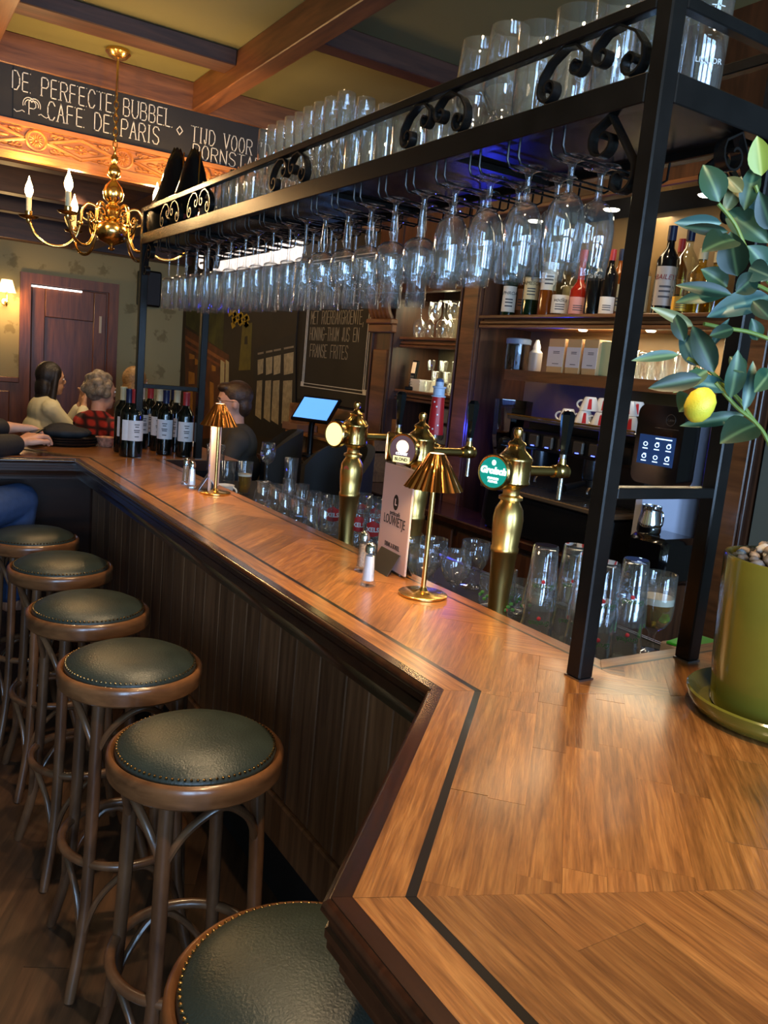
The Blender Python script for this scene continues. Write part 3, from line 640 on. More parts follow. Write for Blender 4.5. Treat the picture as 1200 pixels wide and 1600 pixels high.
for y, lb in ((3.27, 'clear glass carafe on the rack shelf beside the tall tumblers'), (3.385, 'clear glass carafe on the rack shelf beside the black bags')): row('carafe', P_CARAFE, 'carafe', (y,), (1.2,), lb, 'carafes on the rack shelf')
et = plain('white_print', srgb(225, 222, 215), .7)
for b in beak[:2]:                                            # printed scale on the two end glasses
    mb = MB()
    for k in range(6):
        zz = .19 - k * .012; w = random.uniform(.02, .034)
        for s in range(2): a = -PI / 2 - .3 + s * .35; mb.box(-w / 7, -.0472 + (.215 - zz) * .028 - .0004, zz, w / 7, -.0472 + (.215 - zz) * .028, zz + .0018, Matrix.Rotation(a + PI / 2, 4, 'Z'))
    o = mb.build('printed_scale', et, b); o.rotation_euler = (0, 0, -b.rotation_euler.z - .3)
    me = text_mesh('LIQUOR', .013); me.transform(Matrix.Rotation(PI / 2, 4, 'X')); me.transform(Matrix.Translation((0, -.0435, .09))); me.materials.clear(); o = obj('lettering', me, et, b); o.rotation_euler = (0, 0, -b.rotation_euler.z - .5)
# black foil bags at the far end of the shelf
foil = plain('black_foil', srgb(16, 15, 16), .22, .3, bump=.35, bscale=18); redl = plain('red_label', srgb(150, 24, 28), .4); gold = plain('gold_foil', srgb(220, 170, 80), .25, 1)
for n, (px, py, sc, lab) in enumerate(((268, 330, 1.0, 'black foil coffee bag with gold seam, nearest the left end of the rack shelf'), (313, 318, .9, 'black foil coffee bag with red label beside the carafes on the rack shelf'), (334, 305, .72, 'small black foil bag squeezed behind the two larger bags on the rack'))):
    y = (3.86, 3.62, 3.52)[n]; xb = (1.20, 1.2, 1.34)[n]
    bg = thing('coffee_bag', lab, 'bag', (xb, y, SH), (1.25, 1.1, 1.4)[n], 'black bags on the rack shelf')
    H = .40 * sc; prof = []
    mb = MB(); rings = 9; seg = 20; vs = []; fs = []
    for i in range(rings):
        t = i / (rings - 1); z = H * t; w = (.105 - .09 * max(0, t - .4) / .6) * sc; d = (.06 * (1 - t ** 1.6) + .006) * sc
        for k in range(seg):
            a = 2 * PI * k / seg; cr = 1 + .05 * math.sin(5 * a + 7 * t + n)
            vs.append((d * cr * math.sin(a), w * cr * math.cos(a) * (1 + .1 * math.sin(9 * t)), z * (1 + .02 * math.sin(3 * a)) if i else 0))
    for i in range(rings - 1):
        for k in range(seg): a = i * seg + k; b = i * seg + (k + 1) % seg; fs.append((a, b, b + seg, a + seg))
    fs += [tuple(range(seg - 1, -1, -1)), tuple(range((rings - 1) * seg, rings * seg))]
    mb.add(vs, fs).build('pouch', foil, bg, ang=80)
    mb = MB().tube([(-.05 * sc * (1 - k / 8) ** .7 - .006, -.03 * sc, .03 + H * .9 * k / 8) for k in range(9)], .003, 5); mb.build('gold_seam', gold, bg)
    if n < 2: MB().box(-.0615 * sc, -.05, .02, -.0575 * sc, .05, .085, bev=.001).build('red_label', redl, bg, smooth=False); MB().box(-.0625 * sc, -.02, .03, -.0615 * sc, .012, .06).build('print_patch', paper, bg, smooth=False)
    MB().tube([(0, -.012 * sc, H * .985), (0, 0, H * 1.0), (0, .012 * sc, H * .985)], .003, 6).build('clip_tie', gold, bg)

# ================================================================== THINGS ON THE BAR
def lamp(loc, label, power):
    r = thing('table_lamp', label, 'lamp', loc, 0, 'cordless table lamps on the bar')
    MB().lathe([(.0001, 0), (.058, 0), (.0595, .0015), (.0595, .0055), (.057, .007), (.022, .0085), (.012, .012), (.0075, .02), (.0001, .02)], 40).build('base', brass, r)
    MB().lathe([(.0001, .012), (.0062, .012), (.0062, .24), (.0058, .33), (.0001, .33)], 16).build('stem', brass, r)
    n = 22; seg = n * 4; vs = []; fs = []
    for ins in (0, 1):
        for t in range(5):
            q = t / 4; rr = .019 + (.068 - .019) * q - ins * .0015; z = .343 - .083 * q
            for k in range(seg): a = 2 * PI * k / seg; amp = .0032 * q * (1 if (k % 4) in (0, 1) else -1) * (.6 if k % 2 else 1); vs.append(((rr + amp) * math.cos(a), (rr + amp) * math.sin(a), z))
    for ins in (0, 1):
        for t in range(4):
            for k in range(seg): a = ins * 5 * seg + t * seg + k; b = ins * 5 * seg + t * seg + (k + 1) % seg; fs.append((a, b, b + seg, a + seg))
    for k in range(seg): fs.append((4 * seg + k, 4 * seg + (k + 1) % seg, 9 * seg + (k + 1) % seg, 9 * seg + k))
    MB().add(vs, fs).build('shade', copper, r, ang=25)
    MB().lathe([(.0001, .344), (.0175, .3425), (.0185, .340), (.0001, .3395)], 24).build('top_diffuser', emis('lamp_cap_glow', (1, .8, .5, 1), 3), r)
    MB().lathe([(.0001, .300), (.026, .301), (.026, .308), (.0001, .309)], 24).build('light_disc', emis('lamp_led', (1, .68, .32, 1), 30), r)
    light('lamp_light', 'SPOT', (loc[0], loc[1], loc[2] + .296), power, (1, .62, .26), (loc[0], loc[1], 0), spot_size=2.5, spot_blend=.5, shadow_soft_size=.028)
    return r
p1 = onz(660, 930, BT); p2 = onz(336, 771, BT); BTZ = BT + .0004
lamp((p1.x, p1.y, BTZ), 'brass table lamp with pleated copper shade beside the pink menu', 9)
lamp((p2.x, p2.y, BTZ), 'far brass table lamp with pleated copper shade near the wine bottles', 9)
salt = plain('white_salt', srgb(225, 228, 235), .8); pepp = plain('ground_pepper', srgb(150, 132, 112), .85, noise=.4, nscale=200)
def shaker(loc, label, fill, h=.108):
    r = thing('shaker', label, 'shaker', loc, random.random(), 'salt and pepper shakers on the bar')
    MB().lathe([(.0001, 0), (.0195, 0), (.0205, .003), (.0195, .012), (.0165, .018), (.0125, .086), (.0001, .086)], 8).build('glass_body', GLASS, r, ang=20)
    MB().lathe([(.0001, .012), (.0145, .014), (.011, .075), (.0001, .075)], 12).build('filling', fill, r)
    MB().lathe([(.0135, .084), (.0138, .092), (.0115, .101), (.007, .107), (.0001, .109)], 20).build('cap', chrome, r)
for (px, py, lab, f_) in ((574, 915, 'glass salt shaker with domed metal cap in front of the pink menu', salt), (565, 893, 'glass pepper shaker standing behind the nearer salt shaker by the menu', pepp), (299, 763, 'salt shaker with metal cap beside the far table lamp', salt), (290, 757, 'pepper shaker left of the salt shaker by the far lamp', pepp)):
    q = onz(px, py, BT); shaker((q.x, q.y, BTZ), lab, f_)
ink = plain('black_ink', srgb(20, 18, 18), .6)
def menu(loc, rotz, label, spread):
    r = thing('menu_card', label, 'menu', loc, rotz, 'pink menus in metal holders')
    W_, H_ = .165, .275                                      # front leaf in the local YZ plane, facing -X
    MB().box(-.002, -W_ / 2, .006, 0, W_ / 2, .006 + H_, bev=.0005).build('front_leaf', pink, r, smooth=False)
    MB().box(-.001, 0, .006, .001, W_ * .97, .006 + H_, Matrix.Translation((.002, -W_ / 2, 0)) @ Matrix.Rotation(-spread, 4, 'Z')).build('back_leaf', plain('inner_menu_page', srgb(226, 204, 196), .6), r, smooth=False)
    Mt = lambda y, z: frame((-.0022, y, z), (0, -1, 0), (0, 0, 1))
    mb = MB().lathe([(.0001, 0), (.018, 0), (.018, .0004), (.0001, .0004)], 28, Mt(0, .185) @ Matrix.Diagonal((.8, 1.15, 1, 1))); mb.build('emblem_disc', ink, r)
    text('emblem_letter', 'L', .024, pink, r, Mt(0, .185) @ Matrix.Translation((0, 0, .0006)), bold=.0008)
    text('lettering', 'petitcafé', .017, ink, r, Mt(0, .155)); text('lettering', 'LOUWIETJE', .026, ink, r, Mt(0, .134) @ Matrix.Diagonal((.92, 1.35, 1, 1))); text('lettering', 'DRINK & BORREL', .013, ink, r, Mt(0, .068) @ Matrix.Diagonal((.85, 1.4, 1, 1)))
    mb = MB()
    for s in (-1, 1):
        a, b = (.003 * s, .036 * s); mb.add([(a, -.055, .055), (a, .055, .055), (b, .055, 0), (b, -.055, 0), (a + .0015 * s, -.055, .055), (a + .0015 * s, .055, .055), (b + .0015 * s, .055, 0), (b + .0015 * s, -.055, 0)], [(0, 1, 2, 3), (7, 6, 5, 4), (0, 4, 5, 1), (1, 5, 6, 2), (2, 6, 7, 3), (3, 7, 4, 0)])
    mb.box(-.003, -.055, .0, .003, .055, .006); mb.build('metal_holder', steel, r, smooth=False)
    return r
menu((1.172, 1.765, BTZ), -.10, 'pale pink menu card in a bent metal holder by the near lamp', .16)
q = onz(322, 768, BT); menu((q.x + .025, q.y + .05, BTZ), -.34, 'pale pink menu seen edge on behind the far lamp', .25)
# wine bottles at the far corner
def lath(prof, mat, name, par, seg=24): return MB().lathe(prof, seg).build(name, mat, par)
caps = {'cream': plain('cream_capsule', srgb(190, 178, 140), .4), 'red': plain('red_capsule', srgb(150, 44, 44), .35), 'blue': plain('navy_capsule', srgb(26, 32, 58), .3), 'pale': plain('pale_capsule', srgb(196, 176, 160), .4)}
wineg = plain('dark_wine_glass', srgb(8, 11, 9), .06, coat=.5); wlab = plain('wine_label', srgb(206, 204, 206), .6, noise=.04, nscale=60)
def winebottle(loc, cap_, rot, label, h=.325):
    r = thing('wine_bottle', label, 'bottle', loc, rot, 'wine bottles on the bar'); k = h / .30
    lath([(.0001, .004), (.03 * k, 0), (.0365 * k, .004 * k), (.0372 * k, .02 * k), (.0372 * k, .185 * k), (.034 * k, .205 * k), (.02 * k, .225 * k), (.015 * k, .24 * k), (.0145 * k, .285 * k), (.0001, .285 * k)], wineg, 'bottle_body', r, 28)
    lath([(.0152 * k, .236 * k), (.0155 * k, .29 * k), (.0162 * k, .292 * k), (.0162 * k, .3 * k), (.0001, .301 * k)], caps[cap_], 'capsule', r)
    n = 14; vs = []; fs = []
    for i in range(n + 1):
        a = -1.15 + 2.3 * i / n; vs += [(.0378 * k * math.cos(a), .0378 * k * math.sin(a), .075 * k), (.0378 * k * math.cos(a), .0378 * k * math.sin(a), .165 * k)]
    MB().add(vs, [(2 * i, 2 * i + 2, 2 * i + 3, 2 * i + 1) for i in range(n)]).build('paper_label', wlab, r)
    mb = MB()
    for z, w in ((.145, .3), (.135, .22), (.12, .35), (.112, .3), (.092, .25)):
        vs = []
        for a in (-w, -w / 2, 0, w / 2, w): vs += [(.0381 * k * math.cos(a), .0381 * k * math.sin(a), z * k), (.0381 * k * math.cos(a), .0381 * k * math.sin(a), (z + .004) * k)]
        mb.add(vs, [(2 * i, 2 * i + 2, 2 * i + 3, 2 * i + 1) for i in range(4)])
    mb.build('label_print', plain('grey_print', srgb(70, 68, 72), .7), r)
for px, py, c_, lab in ((190, 706, 'cream', 'dark wine bottle with cream capsule, leftmost of the bottle group'), (199, 713, 'blue', 'dark wine bottle with navy capsule and white label, left of the red capsule'), (208, 714, 'red', 'wine bottle with red capsule just left of the rack post'), (218, 700, 'pale', 'wine bottle with pale capsule hidden behind the left rack post'),
                        (246, 704, 'cream', 'wine bottle with cream capsule right of the rack post'), (256, 710, 'blue', 'wine bottle with navy capsule, second to the right of the post'), (273, 706, 'cream', 'wine bottle with cream capsule and printed back label under the cross bar'), (287, 714, 'red', 'wine bottle with red capsule, rightmost of the bottle group'), (268, 698, 'blue', 'wine bottle with navy capsule at the back of the group'), (232, 697, 'red', 'wine bottle with red capsule at the back behind the post')):
    q = onz(px, py, BT); winebottle((q.x, q.y, BTZ), c_, math.atan2(-q.y, -q.x) + random.uniform(-.7, .7), lab)
# stacked trays with dark cloth
q = onz(97, 692, BT); q.y -= .02
for k, lab in enumerate(('round black serving tray, bottom of the stack on the far bar', 'round black serving tray, middle of the stack on the far bar', 'round black serving tray, top of the stack on the far bar')):
    single('serving_tray', MB().lathe([(.0001, 0), (.16, 0), (.172, .012), (.176, .020), (.178, .020), (.175, .010), (.163, -.002 + .004), (.0001, .003)], 44), black, lab, 'tray', (q.x, q.y, BTZ + k * .0125), None, 'stacked trays')
mb = MB()
for k in range(7): a = k * .9; mb.ball((.06 * math.cos(a), .05 * math.sin(a), .03), (.07, .05, .028), 12, 8)
mb.ball((-.02, 0, .05), (.08, .06, .028), 12, 8)
tag(obj('folded_cloth', solid(mb, .01), plain('dark_grey_cloth', srgb(36, 36, 38), .75, bump=.3), None, (q.x + .02, q.y + .02, BTZ + .0275)), 'crumpled dark grey cloth lying on the stack of trays', 'cloth')
q = onz(172, 700, BT)
single('snack_bowl', MB().lathe([(.0001, 0), (.03, 0), (.034, .004), (.05, .045), (.053, .05), (.049, .047), (.032, .01), (.0001, .008)], 28), plain('patterned_bowl', srgb(170, 120, 96), .4, noise=.5, nscale=60), 'small patterned bowl beside the wine bottles', 'bowl', (q.x - .01, q.y + .05, BTZ))

# ---------------------------------------------------------------- glasses on the working counter (placed from rim pixel and known height)
def atop(px, py, h): q = onz(px, py, CZ + h); return (q.x, q.y, CZ + .0005)
def put(name, key, prof, h, pts, label, group, seg=28, fn=0, fl_=0):
    me = gmesh(key, prof, seg, False, fn, fl_); res = []
    for i_, (px, py) in enumerate(pts): res.append(tag(obj(name, me, None, None, atop(px, py, h), (0, 0, 0)), label if len(pts) == 1 else label + ', ' + ORD[sorted(pts).index((px, py))] + ' from the left', 'glass', group))
    return res
put('tulip_beer_glass', 'small_tulip', P_TUL2, .135, ((412, 752), (432, 757), (453, 748), (473, 757), (447, 770), (467, 780), (491, 768), (487, 792), (509, 786), (505, 772)), 'small curvy tulip beer glass behind the bar edge', 'tulip beer glasses behind the bar')
xs_ = put('printed_beer_glass', 'straight_beer', P_XEL, .155, ((522, 776), (546, 783), (563, 790), (585, 797), (568, 772), (588, 778), (603, 790)), 'straight beer glass with red badge behind the bar', 'red badge beer glasses')
redp = plain('red_badge', srgb(196, 34, 28), .5)
for o in xs_:
    d = Vector((CAM.x - o.location.x, CAM.y - o.location.y)); a0 = math.atan2(d.y, d.x)
    mb = MB(); n = 8; vs = []
    for i in range(n + 1):
        t = i / n; a = -.62 + 1.24 * t; hi = .112 + .012 * (1 - abs(2 * t - 1)) ; vs += [(.0352 * math.cos(a), .0352 * math.sin(a), .072 - .004 * (1 - abs(2 * t - 1))), (.0362 * math.cos(a), .0362 * math.sin(a), hi)]
    mb.add(vs, [(2 * i, 2 * i + 2, 2 * i + 3, 2 * i + 1) for i in range(n)]); bd = mb.build('red_badge', redp, o); bd.rotation_euler = (0, 0, a0)
    me = text_mesh('XELS', .021, bold=.0006); 
    for v in me.vertices: a = v.co.x / .0372; r_ = .0372 + v.co.z; v.co = Vector((r_ * math.cos(a), r_ * math.sin(a), .092 + v.co.y))
    me.materials.clear(); t_ = obj('lettering', me, white, o); t_.rotation_euler = (0, 0, a0)
put('goblet', 'cut_goblet', P_GOB, .142, ((716, 862), (679, 842), (745, 846), (641, 834), (663, 855)), 'stemmed cut goblet behind the near lamp', 'cut goblets behind the bar', fn=18, fl_=.012)
sh = put('short_tumbler', 'short_tumbler', P_SHORT, .095, ((789, 914), (816, 908), (790, 890), (770, 900)), 'short tumbler with green leaf print by the near tap', 'printed tumblers by the tap')
grn = plain('green_print', srgb(60, 120, 60), .6); rdd = plain('red_dot', srgb(200, 50, 50), .6)
def wrap_text(o, txt, size, R, z, mat, a0, flip=False, nm='lettering'):
    me = text_mesh(txt, size, shear=.25)
    for v in me.vertices:
        x, y2 = (-v.co.x, -v.co.y) if flip else (v.co.x, v.co.y); a = x / R; r_ = R + abs(v.co.z); v.co = Vector((r_ * math.cos(a), r_ * math.sin(a), z + y2))
    me.materials.clear(); t_ = obj(nm, me, mat, o); t_.rotation_euler = (0, 0, a0); return t_
for o in sh:
    d = Vector((CAM.x - o.location.x, CAM.y - o.location.y)); a0 = math.atan2(d.y, d.x); mb = MB()
    for k in range(9): a = -.9 + k * .22; mb.ball((.0362 * math.cos(a), .0362 * math.sin(a), .045 + .01 * math.sin(k * 2.1)), (.003, .006, .005), 6, 4)
    b = mb.build('leaf_print', grn, o); b.rotation_euler = (0, 0, a0)
    mb = MB(); mb.ball((.0365 * math.cos(.3), .0365 * math.sin(.3), .036), (.002, .004, .004), 6, 4); b = mb.build('red_dot', rdd, o); b.rotation_euler = (0, 0, a0)
P_INV = [(r, .155 - z) for r, z in P_PINT]
pim = MB().lathe(P_INV, 28).mesh('upturned_pint', ang=50); pim.materials.append(GLASS)
for px, py, lab in ((854, 852, 'leftmost stack right of the near tap'), (901, 852, 'stack half hidden behind the rack post'), (949, 878, 'stack right of the rack post'), (995, 874, 'rightmost stack beside the filled goblet'), (925, 868, 'rear stack behind the post')):
    q = onz(px, py, CZ + .245)
    for k in range(2):
        o = tag(obj('pint_glass', pim, None, None, (q.x, q.y, CZ + .0005 + k * .09)), 'upturned beer glass, %s of the %s' % (('bottom', 'top')[k], lab), 'glass', 'stacked upturned beer glasses')
        a0 = math.atan2(-q.y, -q.x)
        wrap_text(o, 'Grolsch', .017, .0385, .06, grn, a0 + .2, True); mb = MB(); mb.ball((.0385, 0, .072), (.0015, .005, .005), 8, 5); b = mb.build('red_dot', rdd, o); b.rotation_euler = (0, 0, a0 + .1)
def beer(nm, root_loc, prof, key, liq, foam, lab, cat='glass', seg=28):
    r = thing(nm, lab, cat, root_loc); obj('glass_shell', gmesh(key, prof, seg), None, r)
    MB().lathe(liq, 24).build('beer', plain('amber_beer', srgb(214, 150, 30), .08, trans=.75, ior=1.34), r); MB().lathe(foam, 24).build('foam', plain('beer_foam', srgb(238, 228, 205), .85, bump=.3), r)
q = onz(1033, 896, CZ + .20)
P_CH = gprof(.036, [(.012, .006), (.009, .014), (.008, .045)], [(.012, .055), (.03, .068), (.041, .09), (.0435, .12), (.042, .16), (.0405, .2)], .0016)
beer('beer_goblet', (q.x, q.y, CZ + .0005), P_CH, 'beer_goblet', [(.0001, .064), (.022, .067), (.0385, .09), (.0412, .12), (.0410, .126), (.0001, .126)], [(.0001, .1262), (.0410, .1262), (.0405, .142), (.0001, .144)], 'stemmed beer glass half full with foam beside the rear rack post')
q = atop(384, 722, .15)
beer('beer_tumbler', q, tumbler(.028, .036, .15), 'beer_tumbler', [(.0001, .011), (.0255, .011), (.0315, .085), (.0001, .085)], [(.0001, .0852), (.0315, .0852), (.0322, .095), (.0001, .096)], 'half full glass of beer behind the bar near the far lamp')
put('water_tumbler', 'water_tumbler', tumbler(.030, .037, .14), .14, ((357, 722),), 'empty straight tumbler left of the half full beer', 'single glasses by the far lamp')
put('red_wine_glass', 'red_wine_glass', P_RED, .205, ((420, 692),), 'wine glass with a sip of white wine standing behind the bar', 'single glasses by the far lamp')
put('tall_glass', 'tall_glass', P_TALL, .165, ((456, 716),), 'tall clear tumbler right of the wine glass', 'single glasses by the far lamp')
put('vase_glass', 'vase_glass', tumbler(.036, .045, .2), .2, ((338, 695),), 'tall clear glass vase behind the far lamp', 'single glasses by the far lamp')
cm = [(.0001, 0), (.022, 0), (.026, .006), (.040, .05), (.042, .058), (.040, .057), (.036, .045), (.022, .008), (.0001, .008)]
def cup(loc, rot, label, group, tilt=None, logo=True, prof=cm):
    r = thing('coffee_cup', label, 'cup', loc, 0, group); r.rotation_euler = tilt if tilt else (0, 0, rot)
    MB().lathe(prof, 28).build('cup_body', white, r)
    MB().tube([(.036 + .022 * math.sin(a), 0, .034 - .017 * math.cos(a)) for a in [k * PI / 8 for k in range(9)]], .0042, 8).build('handle', white, r)
    return r
q = atop(352, 757, .06); cup(q, -.9, 'white coffee cup behind the bar beside the far lamp', 'white cups')
single('paper_cup', MB().lathe([(.0001, 0), (.024, 0), (.033, .085), (.034, .087), (.032, .085), (.023, .003), (.0001, .003)], 24), paper, 'small white paper cup behind the wine bottles', 'cup', atop(303, 690, .09))

# ================================================================== BEER TAPS
def medallion(par, z, ang, dist, face, rim, nm='medallion', R=.041):
    d = Vector((math.cos(ang), math.sin(ang), 0)); M = frame((d.x * dist, d.y * dist, z), (-d.y, d.x, 0), (0, 0, 1)); MI = frame((0, 0, z), (-d.y, d.x, 0), (0, 0, 1))
    b = MB().lathe([(.016, .02), (.018, dist - .035), (R * .8, dist - .026), (R + .003, dist - .02), (R + .004, dist - .004), (R + .001, dist), (R - .003, dist - .002), (.0001, dist - .003)], 36, MI).build(nm, rim, par)
    MB().lathe([(.0001, 0), (R - .003, 0), (R - .003, .0012), (.0001, .0012)], 36, M @ Matrix.Translation((0, 0, -.002))).build('badge_face', face, b)
    return b, M
def tap(loc, label):
    t = thing('beer_tap', label, 'beer tap', loc, 0, 'brass beer taps behind the bar')
    MB().lathe([(.0001, 0), (.034, 0), (.036, .006), (.030, .014), (.0255, .03), (.030, .12), (.034, .185), (.0365, .189), (.0365, .199), (.034, .203), (.0385, .25), (.0395, .275), (.036, .30), (.026, .318), (.024, .322), (.031, .326), (.031, .333), (.022, .338), (.021, .35), (.026, .358), (.041, .366)], 40).build('column', plain('satin_brass', srgb(222, 182, 108), .3, 1), t)
    MB().lathe([(.041, .366), (.0445, .370), (.0445, .374), (.0435, .377), (.0435, .424), (.0455, .428), (.0455, .432), (.043, .436), (.036, .444), (.024, .455), (.020, .466), (.0001, .466)], 40).build('drum', brass, t)
    MB().lathe([(.0225, .464), (.024, .468), (.021, .473), (.012, .478), (.0085, .484), (.0125, .496), (.0115, .505), (.006, .510), (.0001, .511)], 28).build('finial', brass, t)
    return t
def faucet(t, x, z, handle='black', y=0):
    MB().tube([(.04, y, z), (x - .02, y, z)], .013, 14).build('pipe', brass, t)
    f = MB().ball((x, y, z + .002), (.026, .02, .021), 18, 12).tube([(x - .03, y, z), (x + .02, y, z)], .017, 16).tube([(x, y, z + .01), (x, y, z + .036)], [.013, .009], 12).build('faucet_body', brass, t)
    MB().tube([(x + .004, y, z - .012), (x + .004, y, z - .075)], .0065, 10).build('spout', chrome, f)
    if handle == 'black':
        MB().lathe([(.0001, 0), (.009, 0), (.010, .012), (.0001, .012)], 14, Matrix.Translation((x, y, z + .034))).build('collar', chrome, f)
        MB().lathe([(.0001, 0), (.010, 0), (.012, .02), (.0185, .085), (.019, .105), (.012, .115), (.0001, .117)], 6, Matrix.Translation((x, y, z + .046))).build('handle', plain('gloss_black_resin', srgb(10, 11, 14), .12, coat=.6), f, ang=15)
    return f
TX = 1.40; TZ = CZ + .0005
t1 = tap((TX, 1.583, TZ), 'nearest brass beer tap with green round badge'); t2 = tap((TX, 2.012, TZ), 'middle brass beer tap with glowing badges behind the near lamp'); t3 = tap((TX, 2.405, TZ), 'farthest brass beer tap with yellow lit round badge')
zt = .40
teal = plain('teal_badge', srgb(18, 150, 130), .35, emit=srgb(18, 150, 130), estr=.35)
b, M = medallion(t1, zt, math.radians(200), .105, teal, brass); litw = emis('backlit_white', (1, 1, 1, 1), 1.0)
me = text('badge_lettering', 'Grolsch', .0225, litw, b, M @ Matrix.Translation((0, .004, .0005)), shear=.2, bold=.0012)
text('badge_lettering', 'PREMIUM', .0075, litw, b, M @ Matrix.Translation((.002, -.015, .0005)), bold=.0003); text('badge_lettering', 'PILSNER', .0075, litw, b, M @ Matrix.Translation((.002, -.023, .0005)), bold=.0003)
MB().ball((0, .024, .0), (.006, .007, .001), 12, 6, M).build('hop_emblem', litw, b)
faucet(t1, .165, zt)
gl2 = plain('amber_lit_badge', srgb(70, 52, 60), .3, emit=srgb(110, 84, 90), estr=.5)
b, M = medallion(t2, zt, math.radians(205), .10, gl2, brass, R=.045)
MB().ball((0, .010, .0), (.021, .019, .001), 24, 8, M).build('glowing_crest', emis('warm_crest', (1, .72, .4, 1), 1.8), b)
MB().box(-.028, -.036, 0, .028, -.018, .0015, M).build('name_plate', emis('cream_plate', srgb(236, 224, 160), .9), b, smooth=False)
text('badge_lettering', 'BLOND', .013, ink, b, M @ Matrix.Translation((0, -.027, .002)), bold=.0003); text('badge_lettering', 'CORNET', .010, litw, b, M @ Matrix.Translation((0, -.011, .0016)), bold=.0004)
b, M = medallion(t2, zt, math.radians(152), .10, emis('orange_lit_badge', (1, .72, .42, 1), 1.6), brass)
MB().ball((.006, -.004, 0), (.012, .016, .001), 16, 6, M).build('red_emblem', plain('orange_red', srgb(210, 70, 30), .5, emit=srgb(210, 70, 30), estr=.8), b)
faucet(t2, .185, zt - .005)
f = faucet(t2, .085, zt - .005, None, .05)
# lighthouse shaped handle
lh = MB().lathe([(.0001, 0), (.0255, 0), (.0255, .002), (.019, .115), (.0001, .115)], 28, Matrix.Translation((.085, .05, zt + .042))).build('lighthouse_handle', plain('red_lighthouse', srgb(186, 30, 36), .35), f)
lp = plain('pale_blue_paint', srgb(176, 190, 214), .4)
MB().lathe([(.022, 0), (.0225, .004), (.018, .005), (.018, .026), (.0215, .028), (.0215, .032), (.0125, .033), (.0125, .046), (.0001, .046)], 24, Matrix.Translation((.085, .05, zt + .157))).build('lantern_room', lp, lh)
MB().ball((.085, .05, zt + .204), (.0125, .0125, .011), 14, 8).build('dome', plain('blue_dome', srgb(60, 84, 128), .35), lh)
mb = MB()
for a, z in ((205, .10), (240, .062), (215, .018), (250, .03), (228, .086)):
    rr = .0258 - .0065 * z / .115; mb.box(-.0022, -.0022, 0, .0022, .0022, .001, frame((.085 + rr * math.cos(math.radians(a)), .05 + rr * math.sin(math.radians(a)), zt + .042 + z), (-math.sin(math.radians(a)), math.cos(math.radians(a)), 0), (0, 0, 1)))
mb.build('tower_window', white, lh, smooth=False)
MB().tube([(.085, .05, zt + .02), (.085, .05, zt + .043)], .008, 12).build('chrome_stem', chrome, f)
b, M = medallion(t3, zt, math.radians(196), .10, emis('yellow_lit_badge', (1, .78, .28, 1), 1.3), brass)
faucet(t3, .175, zt - .005)
mb = MB().lathe([(.0001, 0), (.011, 0), (.011, .001), (.0001, .001)], 5, frame((-.0375 * .85, -.0375 * .5, .285), (.5, -.85, 0), (0, 0, 1))); mb.build('enamel_shield', plain('red_enamel', srgb(200, 90, 60), .3), t3)

# ================================================================== STOOLS
def make_stool():
    r = thing('bar_stool', '', 'stool', (0, 0, FZ), 0, 'bentwood bar stools along the bar'); H = .78 - FZ
    MB().lathe([(.150, H - .050), (.182, H - .052), (.188, H - .046), (.190, H - .020), (.189, H - .006), (.184, H - .0005), (.180, H + .001), (.175, H - .004), (.172, H - .010), (.150, H - .012), (.150, H - .050)], 56).build('seat_rim', stoolrim, r)
    MB().lathe([(.0001, H - .011), (.170, H - .011), (.1725, H - .004), (.170, H + .004), (.161, H + .013), (.132, H + .027), (.09, H + .036), (.045, H + .041), (.0001, H + .042)], 56).build('seat_pad', leather, r)
    mb = MB()
    for k in range(84): a = 2 * PI * k / 84; mb.ball((.1675 * math.cos(a), .1675 * math.sin(a), H + .0075), (.0036, .0036, .0030), 6, 4)
    nl = mb.build('nail_trim', plain('antique_brass_nails', srgb(140, 112, 72), .25, 1), r); nl['kind'] = 'stuff'
    lm = MB().tube(spline([(.142, 0, H - .045), (.150, 0, H - .2), (.158, 0, .45), (.178, 0, .2), (.232, 0, .0)], 5), [.0165] * 6 + [.0165] * 5 + [.016] * 5 + [.015] * 4 + [.0135], 14).mesh('leg')
    hm = MB().tube([(.165 * math.cos(a), .165 * math.sin(a), .36) for a in [k * 2 * PI / 40 for k in range(40)]], .0125, 10, True).mesh('foot_ring')
    am = MB().tube(spline([(.148, .0, H - .2), (.144, .035, H - .13), (.125, .075, H - .085), (.105, .105, H - .068), (.075, .125, H - .085), (.035, .144, H - .13), (0, .148, H - .2)], 4), .0095, 9).mesh('brace')
    a2 = MB().tube(spline([(.190, .0, .15), (.168, .03, .26), (.135, .085, .335), (.11, .11, .345), (.085, .135, .335), (.03, .168, .26), (0, .190, .15)], 4), .009, 9).mesh('lower_brace')
    for k in range(4):
        a = PI / 4 + k * PI / 2
        obj('leg', lm, stoolw, r, None, (0, 0, a)); obj('brace', am, stoolw, r, None, (0, 0, a)); obj('lower_brace', a2, stoolw, r, None, (0, 0, a))
    obj('foot_ring', hm, stoolw, r)
    return r
st = make_stool()
SP = [((.50, .865), 'bar stool with dark green leather seat at the bottom edge, partly under the bar corner', .1), ((.602, 1.60), 'bar stool with green leather seat, the first fully visible one before the boards', .05), ((.60, 2.125), 'bar stool with green leather seat, second along the bar front', -.04), ((.602, 2.64), 'bar stool with green leather seat, third along the bar front', .08), ((.622, 3.20), 'bar stool with green leather seat, fourth along the bar front', 0), ((.60, 3.70), 'farthest bar stool, half cut by the left edge below the jeans', .1), ((.10, 3.66), 'bar stool under the seated man at the left edge', .2)]
for i, ((x, y), lab, a) in enumerate(SP):
    if i == 0: st.location = (x, y, FZ); st.rotation_euler = (0, 0, a); st['label'] = lab
    else: dup(st, (x, y, FZ), a, lab)

